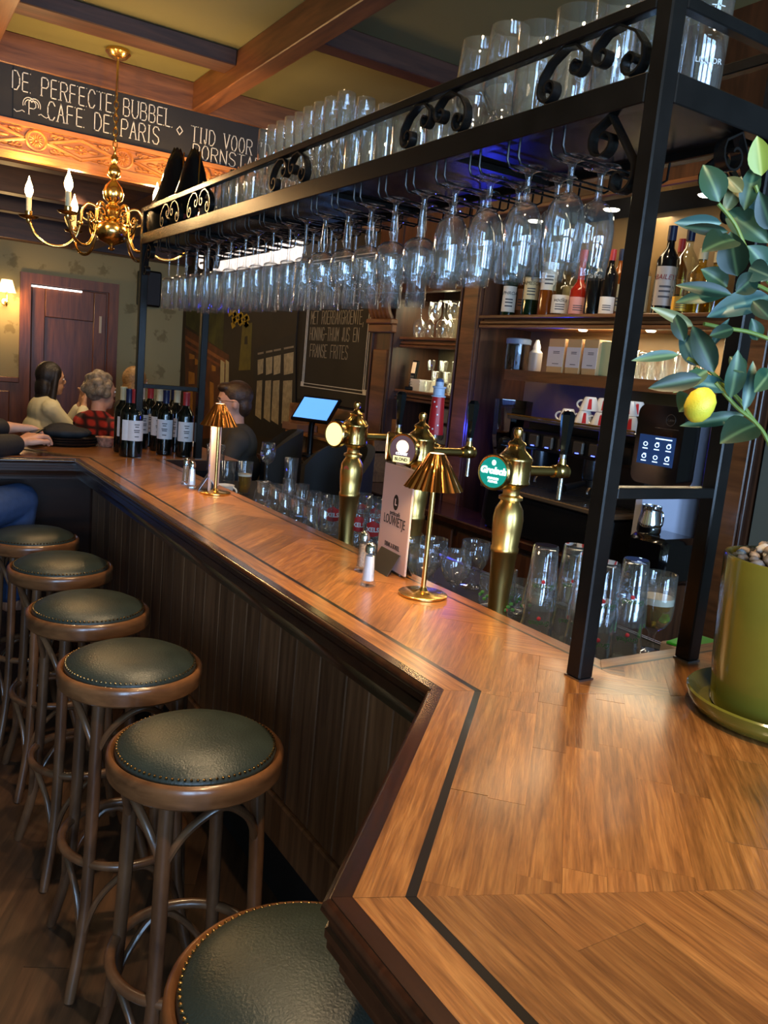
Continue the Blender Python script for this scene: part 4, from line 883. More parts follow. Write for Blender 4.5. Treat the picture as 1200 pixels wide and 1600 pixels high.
# ================================================================== POTTED LEMON
pc = (1.30, .735); pg = plain('olive_glaze', srgb(112, 106, 36), .16, noise=.16, nscale=7, coat=.6)
pot = thing('plant_pot', 'glossy olive green ceramic pot with saucer standing on the bar at the right edge', 'pot', (pc[0], pc[1], BTZ))
MB().lathe([(.0001, 0), (.120, 0), (.134, .006), (.146, .022), (.150, .036), (.147, .039), (.142, .034), (.128, .014), (.0001, .012)], 64).build('saucer', pg, pot)
MB().lathe([(.0001, .0125), (.104, .0125), (.109, .02), (.116, .09), (.1215, .2), (.124, .272), (.1225, .2755), (.118, .2755), (.1155, .27), (.112, .235), (.0001, .232)], 64).build('pot_body', pg, pot)
MB().lathe([(.0001, .2325), (.1115, .2325), (.1135, .252), (.1145, .262), (.0001, .266)], 40).build('soil', plain('dark_soil', srgb(50, 40, 32), .9, bump=.5), pot)
pebc = [plain('pebble_%s' % n, c, .5, noise=.2, nscale=40) for n, c in (('white', srgb(222, 214, 206)), ('tan', srgb(206, 190, 170)), ('grey', srgb(150, 152, 158)), ('rust', srgb(186, 160, 138)), ('dark', srgb(112, 104, 100)))]
pms = []
for k in range(10):
    mb = MB().ball((0, 0, 0), (.0115, .0085, .007), 9, 6); mb.v = [tuple(c * (1 + .16 * math.sin(37.1 * v[0] * 40 + k * 3 + i)) for i, c in enumerate(v)) for v in mb.v]; me = mb.mesh('pebble', ang=70); me.materials.append(pebc[k % 5]); pms.append(me)
cnt = 0; placed = []
for lay in range(2):
    for tr in range(900):
        a = random.random() * 2 * PI; rr = math.sqrt(random.random()) * (.104 - .03 * lay); x, y = rr * math.cos(a), rr * math.sin(a)
        if any((x - p[0]) ** 2 + (y - p[1]) ** 2 < .0172 ** 2 and p[2] == lay for p in placed): continue
        if x > .06: continue
        placed.append((x, y, lay)); dome = .010 * (1 - rr / .11)
        tag(obj('pebble', random.choice(pms), None, None, (pc[0] + x, pc[1] + y, BTZ + .2715 + lay * .0105 + dome * 1.4), (random.uniform(-.4, .4), random.uniform(-.4, .4), random.random() * 6)), 'small rounded river pebble in the olive pot', 'pebble', 'pebbles in the olive pot')
DEP = 1.3
plant = thing('lemon_tree', 'artificial lemon tree with glossy green leaves and one yellow lemon in the olive pot', 'plant', (pc[0], pc[1], BTZ + .252))
PO = Vector((pc[0], pc[1], BTZ + .252))
stemm = plain('green_stem', srgb(120, 140, 60), .5); bark = plain('brown_bark', srgb(96, 76, 50), .8, noise=.2, bump=.3)
def lp_(px, py, d): return atd(px, py, d) - PO
MB().tube(spline([(0, 0, -.01), (.01, 0, .15), (0, .01, .3), (.005, 0, .45), (0, 0, .62)], 5), [.009] * 8 + [.007] * 8 + [.005] * 5, 10).build('trunk', bark, plant)
for pts in (((1228, 770), (1200, 690), (1180, 660), (1150, 635), (1118, 598)), ((1226, 540), (1175, 520), (1130, 512), (1100, 506)), ((1150, 455), (1180, 445), (1226, 470)), ((1222, 470), (1172, 400), (1148, 350), (1122, 318)), ((1180, 660), (1140, 610), (1085, 575)), ((1160, 630), (1110, 580), (1075, 560)), ((1226, 420), (1195, 330), (1180, 290))):
    MB().tube(spline([lp_(p[0], p[1], DEP + .01 * k) for k, p in enumerate(reversed(pts))], 5), .0032, 7).build('branch', stemm, plant)
def leafmat(name, c1, c2):
    m, n, p = _new(name); N = n.nodes.new; L = n.links.new
    tc = N('ShaderNodeTexCoord'); sp = N('ShaderNodeSeparateXYZ'); L(tc.outputs['Object'], sp.inputs[0])
    ab = N('ShaderNodeMath'); ab.operation = 'ABSOLUTE'; L(sp.outputs['Y'], ab.inputs[0])
    r = N('ShaderNodeValToRGB'); e = r.color_ramp.elements; e[0].color = c2; e[0].position = .008; e[1].color = c1; e[1].position = .05; L(ab.outputs[0], r.inputs['Fac'])
    L(r.outputs['Color'], p.inputs['Base Color']); p.inputs['Roughness'].default_value = .38; return m
LM = [leafmat('leaf_mid_green', srgb(44, 76, 54), srgb(98, 126, 88)), leafmat('leaf_dark_green', srgb(24, 46, 32), srgb(58, 84, 56)), leafmat('leaf_blue_green', srgb(54, 88, 82), srgb(112, 142, 122)), leafmat('leaf_olive', srgb(112, 114, 72), srgb(150, 152, 108)), leafmat('leaf_lime', srgb(150, 168, 70), srgb(190, 200, 110))]
def leafmesh(w, curl, mat):
    vs = []; fs = []; n = 8
    for i in range(n + 1):
        t = i / n; hw = w / 2 * math.sin(PI * t ** .85) ** .8 if 0 < t < 1 else 0
        zc = -curl * (t - .4) ** 2
        vs += [(t, -hw, zc + hw * .32), (t, -hw * .5, zc + hw * .1), (t, 0, zc), (t, hw * .5, zc + hw * .1), (t, hw, zc + hw * .32)]
    for i in range(n):
        for k in range(4): a = i * 5 + k; fs.append((a, a + 1, a + 6, a + 5))
    me = bpy.data.meshes.new('leaf'); me.from_pydata(vs, [], fs); me.validate(); me.polygons.foreach_set('use_smooth', [True] * len(me.polygons)); me.materials.append(mat); return me
LEAVES = [(1125, 315, 1100, 255, 40, 0), (1132, 332, 1160, 274, 24, 3), (1190, 275, 1183, 212, 34, 4), (1163, 328, 1183, 250, 30, 0), (1128, 349, 1054, 348, 24, 2), (1138, 362, 1068, 354, 18, 1), (1134, 328, 1202, 378, 40, 0), (1190, 350, 1178, 308, 24, 2),
          (1150, 372, 1100, 388, 30, 1), (1152, 432, 1140, 362, 46, 1), (1200, 425, 1172, 384, 34, 0), (1138, 448, 1098, 420, 28, 0), (1140, 456, 1056, 470, 24, 0), (1145, 460, 1056, 444, 22, 1), (1150, 458, 1184, 428, 30, 1), (1206, 462, 1106, 492, 40, 2), (1190, 440, 1204, 408, 26, 2), (1170, 418, 1204, 432, 26, 2),
          (1085, 510, 1019, 480, 15, 3), (1069, 533, 1052, 488, 22, 1), (1112, 541, 1138, 498, 14, 2), (1116, 582, 1082, 508, 34, 1), (1088, 572, 1064, 518, 28, 2), (1062, 553, 988, 562, 16, 0), (1098, 590, 1014, 606, 28, 1), (1106, 578, 1053, 612, 20, 0), (1140, 606, 1068, 596, 22, 2), (1142, 622, 1155, 548, 30, 0),
          (1164, 642, 1180, 562, 20, 2), (1166, 648, 1064, 664, 22, 0), (1182, 662, 1128, 688, 36, 1), (1184, 532, 1176, 498, 22, 0), (1206, 578, 1180, 612, 22, 0), (1110, 524, 1150, 512, 16, 1), (1084, 622, 1062, 642, 24, 1), (1164, 582, 1140, 556, 22, 0), (1176, 470, 1206, 500, 26, 1), (1206, 360, 1186, 300, 30, 1), (1160, 300, 1136, 276, 20, 3), (1210, 660, 1240, 600, 24, 0), (1215, 330, 1250, 290, 30, 0), (1225, 520, 1270, 480, 30, 1), (1230, 430, 1275, 400, 30, 0), (1225, 620, 1270, 650, 30, 2)]
vdir = (CAM - (PO + Vector((0, 0, .3)))).normalized()
for i, (bx, by, tx, ty, w, m) in enumerate(LEAVES):
    dz = random.uniform(-.05, .03) - (.03 if m == 1 else -.02); a = atd(bx, by, DEP + dz); b = atd(tx, ty, DEP + dz + random.uniform(-.04, .02)); d = b - a; Ln = d.length
    nrm = (CAM - a).normalized() + Vector((random.uniform(-.4, .4), random.uniform(-.4, .4), random.uniform(-.1, .6))); X = d.normalized(); Z = (nrm - X * nrm.dot(X)).normalized(); Y = Z.cross(X)
    lf = obj('leaf', leafmesh(w * 1.08 / math.hypot(tx - bx, ty - by) if math.hypot(tx - bx, ty - by) > 1 else .4, random.uniform(.1, .35), LM[m]), None, plant)
    Mx = Matrix((X, Y, Z)).transposed().to_4x4() @ Matrix.Scale(Ln, 4); Mx.translation = a - PO; lf.matrix_local = Mx
lem = atd(1094, 632, DEP - .12) - PO
mb = MB().lathe([(.0001, -.030), (.006, -.0285), (.015, -.023), (.0215, -.011), (.0225, .0), (.021, .012), (.014, .022), (.006, .0265), (.0001, .028)], 28)
mb.v = [tuple(c * .92 for c in v) for v in mb.v]; mb.build('lemon', plain('lemon_skin', srgb(222, 204, 60), .4, noise=.08, nscale=30, bump=.25, bscale=500), plant, tuple(lem), (.2, .25, 0))

# ================================================================== BACK BAR
XF = 2.65
bc = thing('back_counter', 'dark wooden back counter behind the bar carrying the coffee machine', 'counter', (0, 0, FZ))
BCZ = .96
MB().box(2.40, 1.93, 0, 2.64, 5.4, BCZ - FZ - .035).build('cabinet_body', cabw, bc, smooth=False)
for k in range(6): MB().box(2.385, 1.95 + k * .57, .1, 2.40, 1.95 + k * .57 + .53, BCZ - FZ - .06, bev=.005).build('cabinet_door', cabw, bc, smooth=False)
MB().box(2.36, 1.92, BCZ - FZ - .035, 2.64, 5.42, BCZ - FZ, bev=.006).build('worktop', nosing, bc, smooth=False)
def pilaster(n, y0, y1, z0, z1, label, x=XF, cap=None):
    o = struct(MB().box(x, y0, z0, 3.0, y1, z1).build('trim_%d' % n, cabw, smooth=False), label)
    wd = y1 - y0
    MB().box(x - .012, y0 + wd * .18, z0 + .15, x + .002, y1 - wd * .18, (cap or z1) - .1, bev=.005).build('raised_panel', shelfw, o, smooth=False)
    for s in (y0 + .012, y1 - .012 - .014): MB().box(x - .016, s, z0, x + .002, s + .014, cap or z1, bev=.003).build('fillet', cabw, o, smooth=False)
    if cap:
        for k, (dz, pr, hh) in enumerate(((0, .03, .05), (.05, .045, .03), (.2, .04, .03), (.23, .055, .05))): MB().box(x - pr, y0 - pr * .4, cap + dz, x + .01, y1 + pr * .4, cap + dz + hh, bev=.006).build('capital_moulding', shelfw, o, smooth=False)
        mb = MB()
        for k in range(5): yy = y0 + wd * (.14 + .18 * k); mb.tube(spline([(x - .008, yy, cap + .08), (x - .035, yy, cap + .12), (x - .045, yy, cap + .17), (x - .02, yy, cap + .2)], 4), wd * .085, 8)
        mb.build('acanthus_carving', shelfw, o)
    return o
pilaster(3, 1.73, 1.915, FZ, 2.6, 'dark wooden pillar at the right end of the back bar')
pilaster(4, 3.37, 3.57, FZ, 2.6, 'dark wooden pilaster between bottle shelves and glass niche')
pilaster(5, 4.19, 4.44, FZ, 2.6, 'carved wooden pilaster beside the chalk menu', cap=onx(600, 520, XF).z)
struct(MB().box(2.64, 1.73, 2.62, 3.0, 4.45, 3.0).build('trim_6', cabw, smooth=False), 'dark cabinet front above the back bar shelves')
va = struct(MB().box(2.60, 1.92, 2.42, 2.68, 3.37, 2.62).build('trim_7', cabw, smooth=False), 'carved dark valance above the bottle shelf')
mb = MB()
for k in range(7):
    y = 2.02 + k * .2
    for s in (-1, 1): mb.tube([(2.597, y + s * (.02 + p[0] * .5 + .05), 2.5 + p[1] * .8 - .02) for p in half], .006, 5)
mb.build('carving', cabw, va); MB().box(2.585, 1.92, 2.41, 2.60, 3.37, 2.43, bev=.004).build('lower_fillet', shelfw, va, smooth=False)
zv = onx(660, 455, XF).z
vb = struct(MB().box(2.66, 3.57, zv, 2.72, 4.19, 2.62).build('trim_8', cabw, smooth=False), 'carved valance over the glass niche')
mb = MB()
for k in range(2):
    for s in (-1, 1): mb.tube([(2.658, 3.73 + k * .3 + s * (p[0] * .7 + .08), zv + .05 + p[1] * .8) for p in half], .006, 5)
mb.build('carving', shelfw, vb)
struct(MB().box(2.985, 1.915, BCZ, 3.0, 3.37, 2.42).build('trim_9', plain('ochre_back_panel', srgb(120, 96, 60), .45, noise=.2, nscale=3), smooth=False), 'ochre back panel behind the bottles')
struct(MB().box(2.985, 3.57, BCZ, 3.0, 4.19, zv + .1).build('trim_10', plain('grey_back_panel', srgb(86, 80, 64), .6, noise=.15, nscale=3), smooth=False), 'grey back panel of the glass niche')
def shelf(name, y0, y1, z, x0, th, label, mat=shelfw, mould=True):
    r = thing(name, label, 'shelf', (0, 0, z))
    MB().box(x0 + .02, y0, -th, 2.985, y1, 0).build('board', mat, r, smooth=False)
    if mould:
        for k, (dz, pr) in enumerate(((-.016, -.012), (-.030, .0), (-.05, -.006))): MB().box(x0 + pr, y0 - .01, dz - .012 if k else -.016, x0 + .03, y1 + .01, dz + .004 if k else 0, bev=.003).build('edge_moulding', mat, r, smooth=False)
    else: MB().box(x0, y0, -th - .03, x0 + .02, y1, 0).build('fascia', mat, r, smooth=False)
    return r
Z1 = 1.94; Z2 = 1.685
s1 = shelf('bottle_shelf', 1.92, 3.34, Z1, 2.62, .045, 'dark moulded shelf carrying the liquor bottles')
led = emis('shelf_led', (1, .86, .6, 1), 7)
for yy in (2.05, 2.45, 2.85): MB().lathe([(.0001, -.053), (.016, -.052), (.022, -.045), (.0001, -.044)], 20, Matrix.Translation((2.84, yy, 0))).build('led_puck', led, s1)
light('shelf_led_light', 'AREA', (2.80, 2.5, Z1 - .06), 7, (1, .80, .50), (2.80, 2.5, 0), shape='RECTANGLE', size=.05, size_y=1.1)
light('shelf_spot', 'AREA', (2.9, 2.6, 2.40), 4, (1, .78, .46), (2.85, 2.6, 0), shape='RECTANGLE', size=.1, size_y=1.2)
s2 = shelf('box_shelf', 1.92, 3.16, Z2, 2.66, .02, 'plain brown shelf with coffee boxes and upturned tumblers', shelfw, False)
zn = [onx(660, 528, 2.75).z, onx(660, 612, 2.75).z]
shelf('niche_shelf', 3.575, 4.185, zn[0], 2.70, .04, 'upper niche shelf with upturned wine glasses'); shelf('niche_shelf', 3.575, 4.185, zn[1], 2.70, .04, 'lower niche shelf with telephone and shot glasses')
for yy in (2.25, 2.75, 3.25): MB().lathe([(.0001, -.006), (.03, -.005), (.036, 0), (.0001, .001)], 20, Matrix.Translation((2.82, yy, 2.42))).build('downlight', emis('alcove_downlight', (1, .88, .66, 1), 14), va)
light('niche_light', 'AREA', (2.85, 3.85, zv - .03), 3.2, (1, .84, .5), (2.85, 3.85, 0), shape='RECTANGLE', size=.12, size_y=.4)
light('niche_light', 'AREA', (2.85, 3.8, zn[0] - .05), 2.2, (1, .88, .5), (2.85, 3.8, 0), shape='RECTANGLE', size=.1, size_y=.35)
# liquor bottles
def liquor(px, col, h, R, labc, lab, txt=None, neck=.35, sh=.62, tcol=None, capc='blue', x=2.76, lz=(.12, .5), square=False, tcap=None):
    q = onx(px, 489, x); r = thing('liquor_bottle', lab, 'bottle', (x, q.y, Z1 + .0005), 0, 'liquor bottles on the shelf')
    seg = 4 if square else 24; k = 1.2 if square else 1
    prof = [(.0001, .003), (R * .9 * k, 0), (R * k, .004), (R * k, h * sh), (R * .8 * k, h * (sh + .05)), (R * neck * k, h * (sh + .14)), (R * neck * .9 * k, h * .9), (R * neck * k, h * .91), (R * neck * k, h * .93), (.0001, h * .93)]
    o = MB().lathe(prof, seg, Matrix.Rotation(PI / 4, 4, 'Z') if square else None).build('bottle_body', col, r, ang=35)
    lath([(R * neck * 1.1, h * .84), (R * neck * 1.12, h), (.0001, h)], caps.get(capc) or capc, 'cap', r)
    a0 = math.atan2(CAM.y - q.y, CAM.x - x); n = 10; vs = []; w = 1.05
    for i in range(n + 1):
        a = a0 - w + 2 * w * i / n; rr = R * (1.02 if not square else 1.0); vs += [(rr * math.cos(a), rr * math.sin(a), h * lz[0]), (rr * math.cos(a), rr * math.sin(a), h * lz[1])]
    if labc is not None: MB().add(vs, [(2 * i, 2 * i + 2, 2 * i + 3, 2 * i + 1) for i in range(n)]).build('paper_label', labc, r)
    if txt: wrap_text(r, txt, R * .62, R * 1.04, h * (lz[0] + (lz[1] - lz[0]) * .72), tcol or ink, a0)
    mb = MB()
    if labc is not None:
        for zz in (.2, .34, .46): 
            a = a0; rr = R * 1.035; vs = []
            for i in range(5): aa = a - .5 + .25 * i; vs += [(rr * math.cos(aa), rr * math.sin(aa), h * (lz[0] + (lz[1] - lz[0]) * zz)), (rr * math.cos(aa), rr * math.sin(aa), h * (lz[0] + (lz[1] - lz[0]) * (zz + .05)))]
            mb.add(vs, [(2 * i, 2 * i + 2, 2 * i + 3, 2 * i + 1) for i in range(4)])
        mb.build('label_print', plain('grey_print', srgb(70, 68, 72), .7), r)
    return r
gr = plain('dark_green_bottle', srgb(10, 34, 16), .08, coat=.4); amb = plain('amber_whisky', srgb(120, 60, 14), .08, coat=.4); clr = bottle_glass('pale_clear_bottle', (.86, .9, .84, 1)); rose = plain('red_liqueur', srgb(150, 34, 20), .08, coat=.4); blk = plain('black_bottle', srgb(12, 12, 14), .12, coat=.4); yel = bottle_glass('yellow_clear_bottle', (.9, .78, .3, 1))
lw, lc, lo = paper, plain('cream_label', srgb(214, 196, 150), .7), plain('orange_label', srgb(206, 128, 84), .7)
liquor(793, gr, .30, .038, lw, 'green whisky bottle with white label, leftmost on the bottle shelf', 'LAPHROAIG', lz=(.1, .52)); liquor(812, amb, .25, .032, lo, 'small bottle with orange label between two whisky bottles', x=2.82, lz=(.18, .6))
liquor(826, gr, .31, .040, lc, 'green whisky bottle with cream label and dark base', 'JAMESON', lz=(.28, .62)); liquor(852, amb, .32, .040, lw, 'pale amber bottle with tall pink and white label', None, lz=(.4, .8), sh=.8)
liquor(873, clr, .31, .044, lw, 'clear squat bottle with white label on the shelf', 'vodka', lz=(.06, .33), sh=.45); liquor(901, rose, .30, .042, plain('pink_label', srgb(214, 150, 140), .6), 'red liqueur bottle with pink label', None, lz=(.05, .3), sh=.4, neck=.4, capc='red')
liquor(925, blk, .30, .042, None, 'black coffee liqueur bottle with white script', 'Tia Maria', lz=(.3, .7), tcol=white, capc='blue'); liquor(946, blk, .29, .036, lw, 'dark bottle with white oval label left of the rack post', lz=(.05, .3), capc='red')
liquor(997, clr, .28, .036, lc, 'clear bottle with cream label right of the rack post', lz=(.08, .6)); liquor(1033, blk, .36, .045, plain('silver_label', srgb(160, 150, 140), .4), 'dark cream liqueur bottle with long neck', 'BAILEYS', lz=(.12, .55), tcol=redl, capc='blue')
liquor(1062, clr, .35, .042, plain('gold_label', srgb(196, 160, 70), .4, .6), 'clear bottle with gold label and dark neck wrap', lz=(.06, .22), capc='blue'); liquor(1086, yel, .26, .046, None, 'short bottle of yellow liqueur', capc='cream'); liquor(1110, yel, .24, .046, None, 'second short bottle of yellow liqueur beside the plant', capc='cream'); liquor(1050, amb, .33, .036, lo, 'amber bottle behind the cream liqueur', x=2.87, capc='red')
liquor(960, amb, .31, .036, lc, 'amber bottle behind the rack post', x=2.86); liquor(840, blk, .33, .034, None, 'slim black bottle behind the whisky bottles', x=2.9); liquor(885, clr, .33, .036, lc, 'tall clear bottle in the back row', x=2.9); liquor(910, gr, .33, .036, None, 'dark green bottle in the back row', x=2.92)
# boxes and jars on the lower shelf
tanc = plain('tan_card', srgb(196, 160, 110), .6); cardw = plain('white_card', srgb(214, 206, 206), .6)
for k, (a, b) in enumerate(((852, 878), (881, 904), (907, 931))):
    ya, yb = onx(a, 580, 2.70).y, onx(b, 580, 2.70).y
    r = thing('coffee_box', ('tan and white coffee box, leftmost of three on the lower shelf', 'tan and white coffee box, middle of three', 'tan and white coffee box, rightmost of three')[k], 'box', (2.70, (ya + yb) / 2, Z2 + .0005), 0, 'coffee boxes on the lower shelf'); w = (ya - yb) / 2 - .003
    MB().box(0, -w, 0, .12, w, .155, bev=.002).build('carton', tanc, r, smooth=False); MB().box(-.0012, -w * .98, .028, .0, w * .98, .118).build('front_label', cardw, r, smooth=False)
    mb = MB()
    for z in (.095, .088, .04): mb.box(-.0018, -w * .5, z, -.0012, w * .3, z + .003)
    mb.build('label_print', plain('grey_print', srgb(70, 68, 72), .7), r, smooth=False)
ya = onx(942, 580, 2.72).y; single('tea_tin', MB().box(-.02, -.035, 0, .1, .035, .15, bev=.004), plain('pale_green_tin', srgb(186, 190, 140), .4), 'pale green tin right of the coffee boxes', 'tin', (2.74, ya, Z2 + .0005))
r = thing('storage_jar', 'clear plastic storage jar with blue lid at the left end of the lower shelf', 'jar', (2.76, onx(806, 575, 2.76).y, Z2 + .0005))
MB().lathe([(.0001, 0), (.058, 0), (.06, .004), (.06, .13), (.058, .132), (.056, .13), (.056, .004), (.0001, .004)], 28).build('jar_body', bottle_glass('smoky_plastic', (.55, .6, .66, 1)), r); MB().lathe([(.062, .128), (.063, .15), (.058, .155), (.0001, .156)], 28).build('lid', plain('blue_grey_lid', srgb(90, 110, 140), .4), r)
r = thing('squeeze_bottle', 'white squeeze bottle beside the storage jar', 'bottle', (2.76, onx(835, 575, 2.76).y, Z2 + .0005))
MB().lathe([(.0001, 0), (.03, 0), (.032, .01), (.032, .09), (.018, .105), (.0001, .106)], 20).build('bottle_body', plain('milky_plastic', srgb(170, 172, 176), .3, trans=.3), r); MB().lathe([(.018, .104), (.019, .118), (.008, .15), (.0001, .152)], 20).build('nozzle', white, r)
rib = gmesh('ribbed_tumbler', [(r_, .115 - z) for r_, z in tumbler(.031, .038, .115)], 40, False, 20, .03)
for k, px in enumerate((985, 1005, 1025, 1046, 1066)):
    for x in (2.73, 2.82): tag(obj('ribbed_tumbler', rib, None, None, (x, onx(px, 585, 2.73).y, Z2 + .0005)), 'upturned ribbed tumbler on the lit lower shelf, %s row, %s from the left' % ('front' if x < 2.8 else 'back', ORD[k]), 'glass', 'ribbed tumblers on the lower shelf')
# niche contents
upw = gmesh('upturned_wine', [(r_, .207 - z) for r_, z in P_RED], 24); upw2 = gmesh('upright_wine', P_RED, 24)
for k, (px, up, x) in enumerate(((655, 1, 2.76), (676, 0, 2.78), (691, 1, 2.76), (706, 0, 2.76), (700, 1, 2.86), (668, 1, 2.88))):
    tag(obj('balloon_wine_glass', upw if up else upw2, None, None, (x, onx(px, 522, x).y, zn[0] + .0008)), '%s balloon wine glass on the upper niche shelf, %s counting from the left front' % ('upturned' if up else 'upright', ORD[k]), 'glass', 'balloon glasses in the niche')
sg = gmesh('shot_glass', tumbler(.018, .023, .06), 18)
for k in range(14):
    row_, c_ = divmod(k, 5); tag(obj('shot_glass', sg, None, None, (2.77 + (k % 2) * .05, onx(668 + c_ * 9, 600, 2.77).y - .01 * row_, zn[1] + .0008 + row_ * .0615)), 'small shot glass in the niche, %s layer, %s from the left' % (('bottom', 'second', 'top')[row_], ORD[c_]), 'glass', 'stacked shot glasses in the niche')
r = thing('cordless_phone', 'black and silver cordless phone standing in its cradle on the niche shelf', 'phone', (2.75, onx(643, 605, 2.75).y, zn[1] + .0008), 0)
MB().box(-.03, -.028, 0, .03, .028, .02, bev=.004).build('cradle', black, r, smooth=False); MB().box(-.012, -.024, .008, .010, .024, .175, Matrix.Rotation(.12, 4, 'Y'), bev=.004).build('handset', black, r, smooth=False)
MB().box(-.014, -.019, .10, -.0115, .019, .165, Matrix.Rotation(.12, 4, 'Y')).build('silver_face', plain('lit_handset', srgb(230, 200, 160), .3, emit=srgb(230, 190, 140), estr=.5), r, smooth=False)
mb = MB()
for a in range(4):
    for b in range(3): mb.box(-.0145, -.015 + b * .011, .03 + a * .015, -.012, -.007 + b * .011, .04 + a * .015, Matrix.Rotation(.12, 4, 'Y'))
mb.build('keypad', plain('grey_keys', srgb(120, 116, 108), .4), r, smooth=False)
single('wooden_box', MB().box(-.05, -.06, 0, .05, .06, .16, bev=.003), tanc, 'small ochre box behind the cordless phone', 'box', (2.86, onx(630, 600, 2.86).y, zn[1] + .0008))
for k in range(8): tag(MB().box(-.06, -.05, 0, .05, .05, .008).build('paper_pad', paper, None, (2.80, onx(661, 605, 2.8).y, zn[1] + .0008 + k * .0085), (0, 0, random.uniform(-.05, .05)), smooth=False), 'white paper pad beside the cordless phone, %s from the bottom of the pile' % ORD[k], 'paper', 'paper pads in the niche')
zc_ = onx(680, 700, 2.75).z
r = thing('card_terminal', 'pale grey wall unit with round dial under the niche shelf', 'control unit', (2.72, onx(690, 670, 2.72).y, onx(690, 695, 2.72).z)); MB().box(0, -.1, 0, .08, .1, .1, bev=.004).build('lower_unit', plain('grey_unit', srgb(110, 118, 130), .5), r, smooth=False); MB().box(0, -.11, .12, .08, .07, .2, bev=.004).build('upper_unit', plain('grey_unit', srgb(110, 118, 130), .5), r, smooth=False)
MB().lathe([(.0001, 0), (.026, 0), (.026, .004), (.0001, .005)], 24, frame((-.0005, .0, .05), (0, -1, 0), (0, 0, 1))).build('dial', plain('dial_grey', srgb(70, 76, 86), .4), r)
shelf('unit_shelf', 3.58, 4.18, onx(690, 695, 2.72).z - .0005, 2.70, .03, 'bottom niche shelf under the grey wall unit')

# ================================================================== COFFEE MACHINE
cmz = BCZ + .0005; cmr = thing('coffee_machine', 'black and steel espresso machine with touch screen on the back counter', 'coffee machine', (2.46, 2.5, cmz))
RZ = 1.475 - cmz
MB().box(.12, -.36, .12, .48, .36, RZ - .012, bev=.01).build('machine_body', black, cmr, smooth=False); MB().box(.02, -.36, .38, .12, .36, RZ - .05, bev=.01).build('front_hood', black, cmr, smooth=False)
MB().box(.0, -.37, RZ - .012, .48, .37, RZ, bev=.003).build('cup_shelf', steel, cmr, smooth=False)
mb = MB().tube([(.0, -.37, RZ + .006), (.0, .37, RZ + .006)], .005, 8); mb.build('cup_rail', brass, cmr)
blue = emis('blue_led', (.08, .12, 1, 1), 4)
for k in range(7):
    y = .28 - k * .09; b = MB().box(.005, y - .03, .395, .022, y + .03, .45, bev=.006).build('key', plain('smoked_key', srgb(60, 52, 44), .3), cmr, smooth=False); MB().box(.002, y - .012, .399, .0055, y + .006, .403).build('key_light', blue, b, smooth=False)
for y in (.2, -.12):
    MB().lathe([(.0001, 0), (.04, 0), (.042, .02), (.042, .09), (.0001, .09)], 24, Matrix.Translation((.07, y, .30))).build('group_head', plain('dark_steel', srgb(60, 64, 72), .25, .9), cmr)
    p_ = MB().lathe([(.0001, 0), (.036, 0), (.038, .03), (.0001, .03)], 24, Matrix.Translation((.07, y, .268))).tube([(.03, y, .283), (-.08, y, .262)], [.012, .017], 12).build('portafilter', black, cmr); MB().tube([(.07, y, .27), (.07, y + .012, .25), (.07, y + .012, .235)], .008, 8).build('spout', chrome, p_)
for y in (.33, -.29):
    MB().tube(spline([(.04, y, .40), (-.02, y, .36), (-.03, y, .25), (-.005, y, .18)], 5), .006, 8).build('steam_wand', chrome, cmr); MB().lathe([(.0001, 0), (.018, 0), (.022, .02), (.016, .045), (.0001, .047)], 16, frame((-.01, y, .40), (0, -1, 0), (0, 0, 1))).build('steam_knob', black, cmr)
MB().box(-.09, -.40, .185, .14, .40, .205, bev=.004).build('drip_grate', plain('warm_steel', srgb(150, 132, 110), .35, .9), cmr, smooth=False); MB().box(-.06, -.38, .0, .14, .38, .183, bev=.01).build('drip_base', black, cmr, smooth=False)
mb = MB()
for k in range(26): mb.box(-.085, -.39 + k * .03, .205, .135, -.38 + k * .03, .209)
mb.build('grate_bars', steel, cmr, smooth=False)
pl = plain('pearl_white_panel', srgb(196, 196, 214), .25, coat=.3)
P = [(-.02, .0), (.30, .0), (.36, .08), (.36, .52), (.31, .58), (.25, .58), (.22, .40), (.13, .33), (-.02, .31)]
MB().prism(P, 0, .03, Matrix.Translation((0, -.44, 0)) @ Matrix.Rotation(PI / 2, 4, 'X')).build('side_panel', pl, cmr, smooth=False)
ya, yb = onx(992, 690, 2.40).y - 2.5, onx(1066, 690, 2.40).y - 2.5; zlo, zhi = onx(1030, 760, 2.4).z - cmz, onx(1040, 634, 2.4).z - cmz
def rrect(y0, y1, z0, z1, r, n=6):
    out = []
    for cy_, cz_, a0 in ((y1 - r, z1 - r, 0), (y0 + r, z1 - r, PI / 2), (y0 + r, z0 + r, PI), (y1 - r, z0 + r, 1.5 * PI)):
        for k in range(n + 1): a = a0 + PI / 2 * k / n; out.append((cy_ + r * math.cos(a), cz_ + r * math.sin(a)))
    return out
MF = frame((-.06, 0, 0), (0, -1, 0), (0, 0, 1))            # local x -> -Y, y -> up, z -> -X
du = MB().prism(rrect(-ya, -yb, zlo, zhi, .035), -.09, 0, MF).build('display_head', plain('gloss_black', srgb(7, 7, 8), .08, coat=.6), cmr, ang=30)
s0, s1_ = onx(1002, 683, 2.40), onx(1050, 715, 2.40); wz = (zhi - zlo); cyy = (-ya - yb) / 2; hw = (ya - yb) / 2
scz0, scz1 = zlo + wz * .25, zlo + wz * .62
MB().box(cyy - hw * .80, scz0, 0, cyy + hw * .75, scz1, .001, MF).build('touch_screen', emis('blue_screen', (.010, .038, .13, 1), .35), du, smooth=False)
icon = emis('screen_icons', (.6, .8, 1, 1), 1.3); mb = MB()
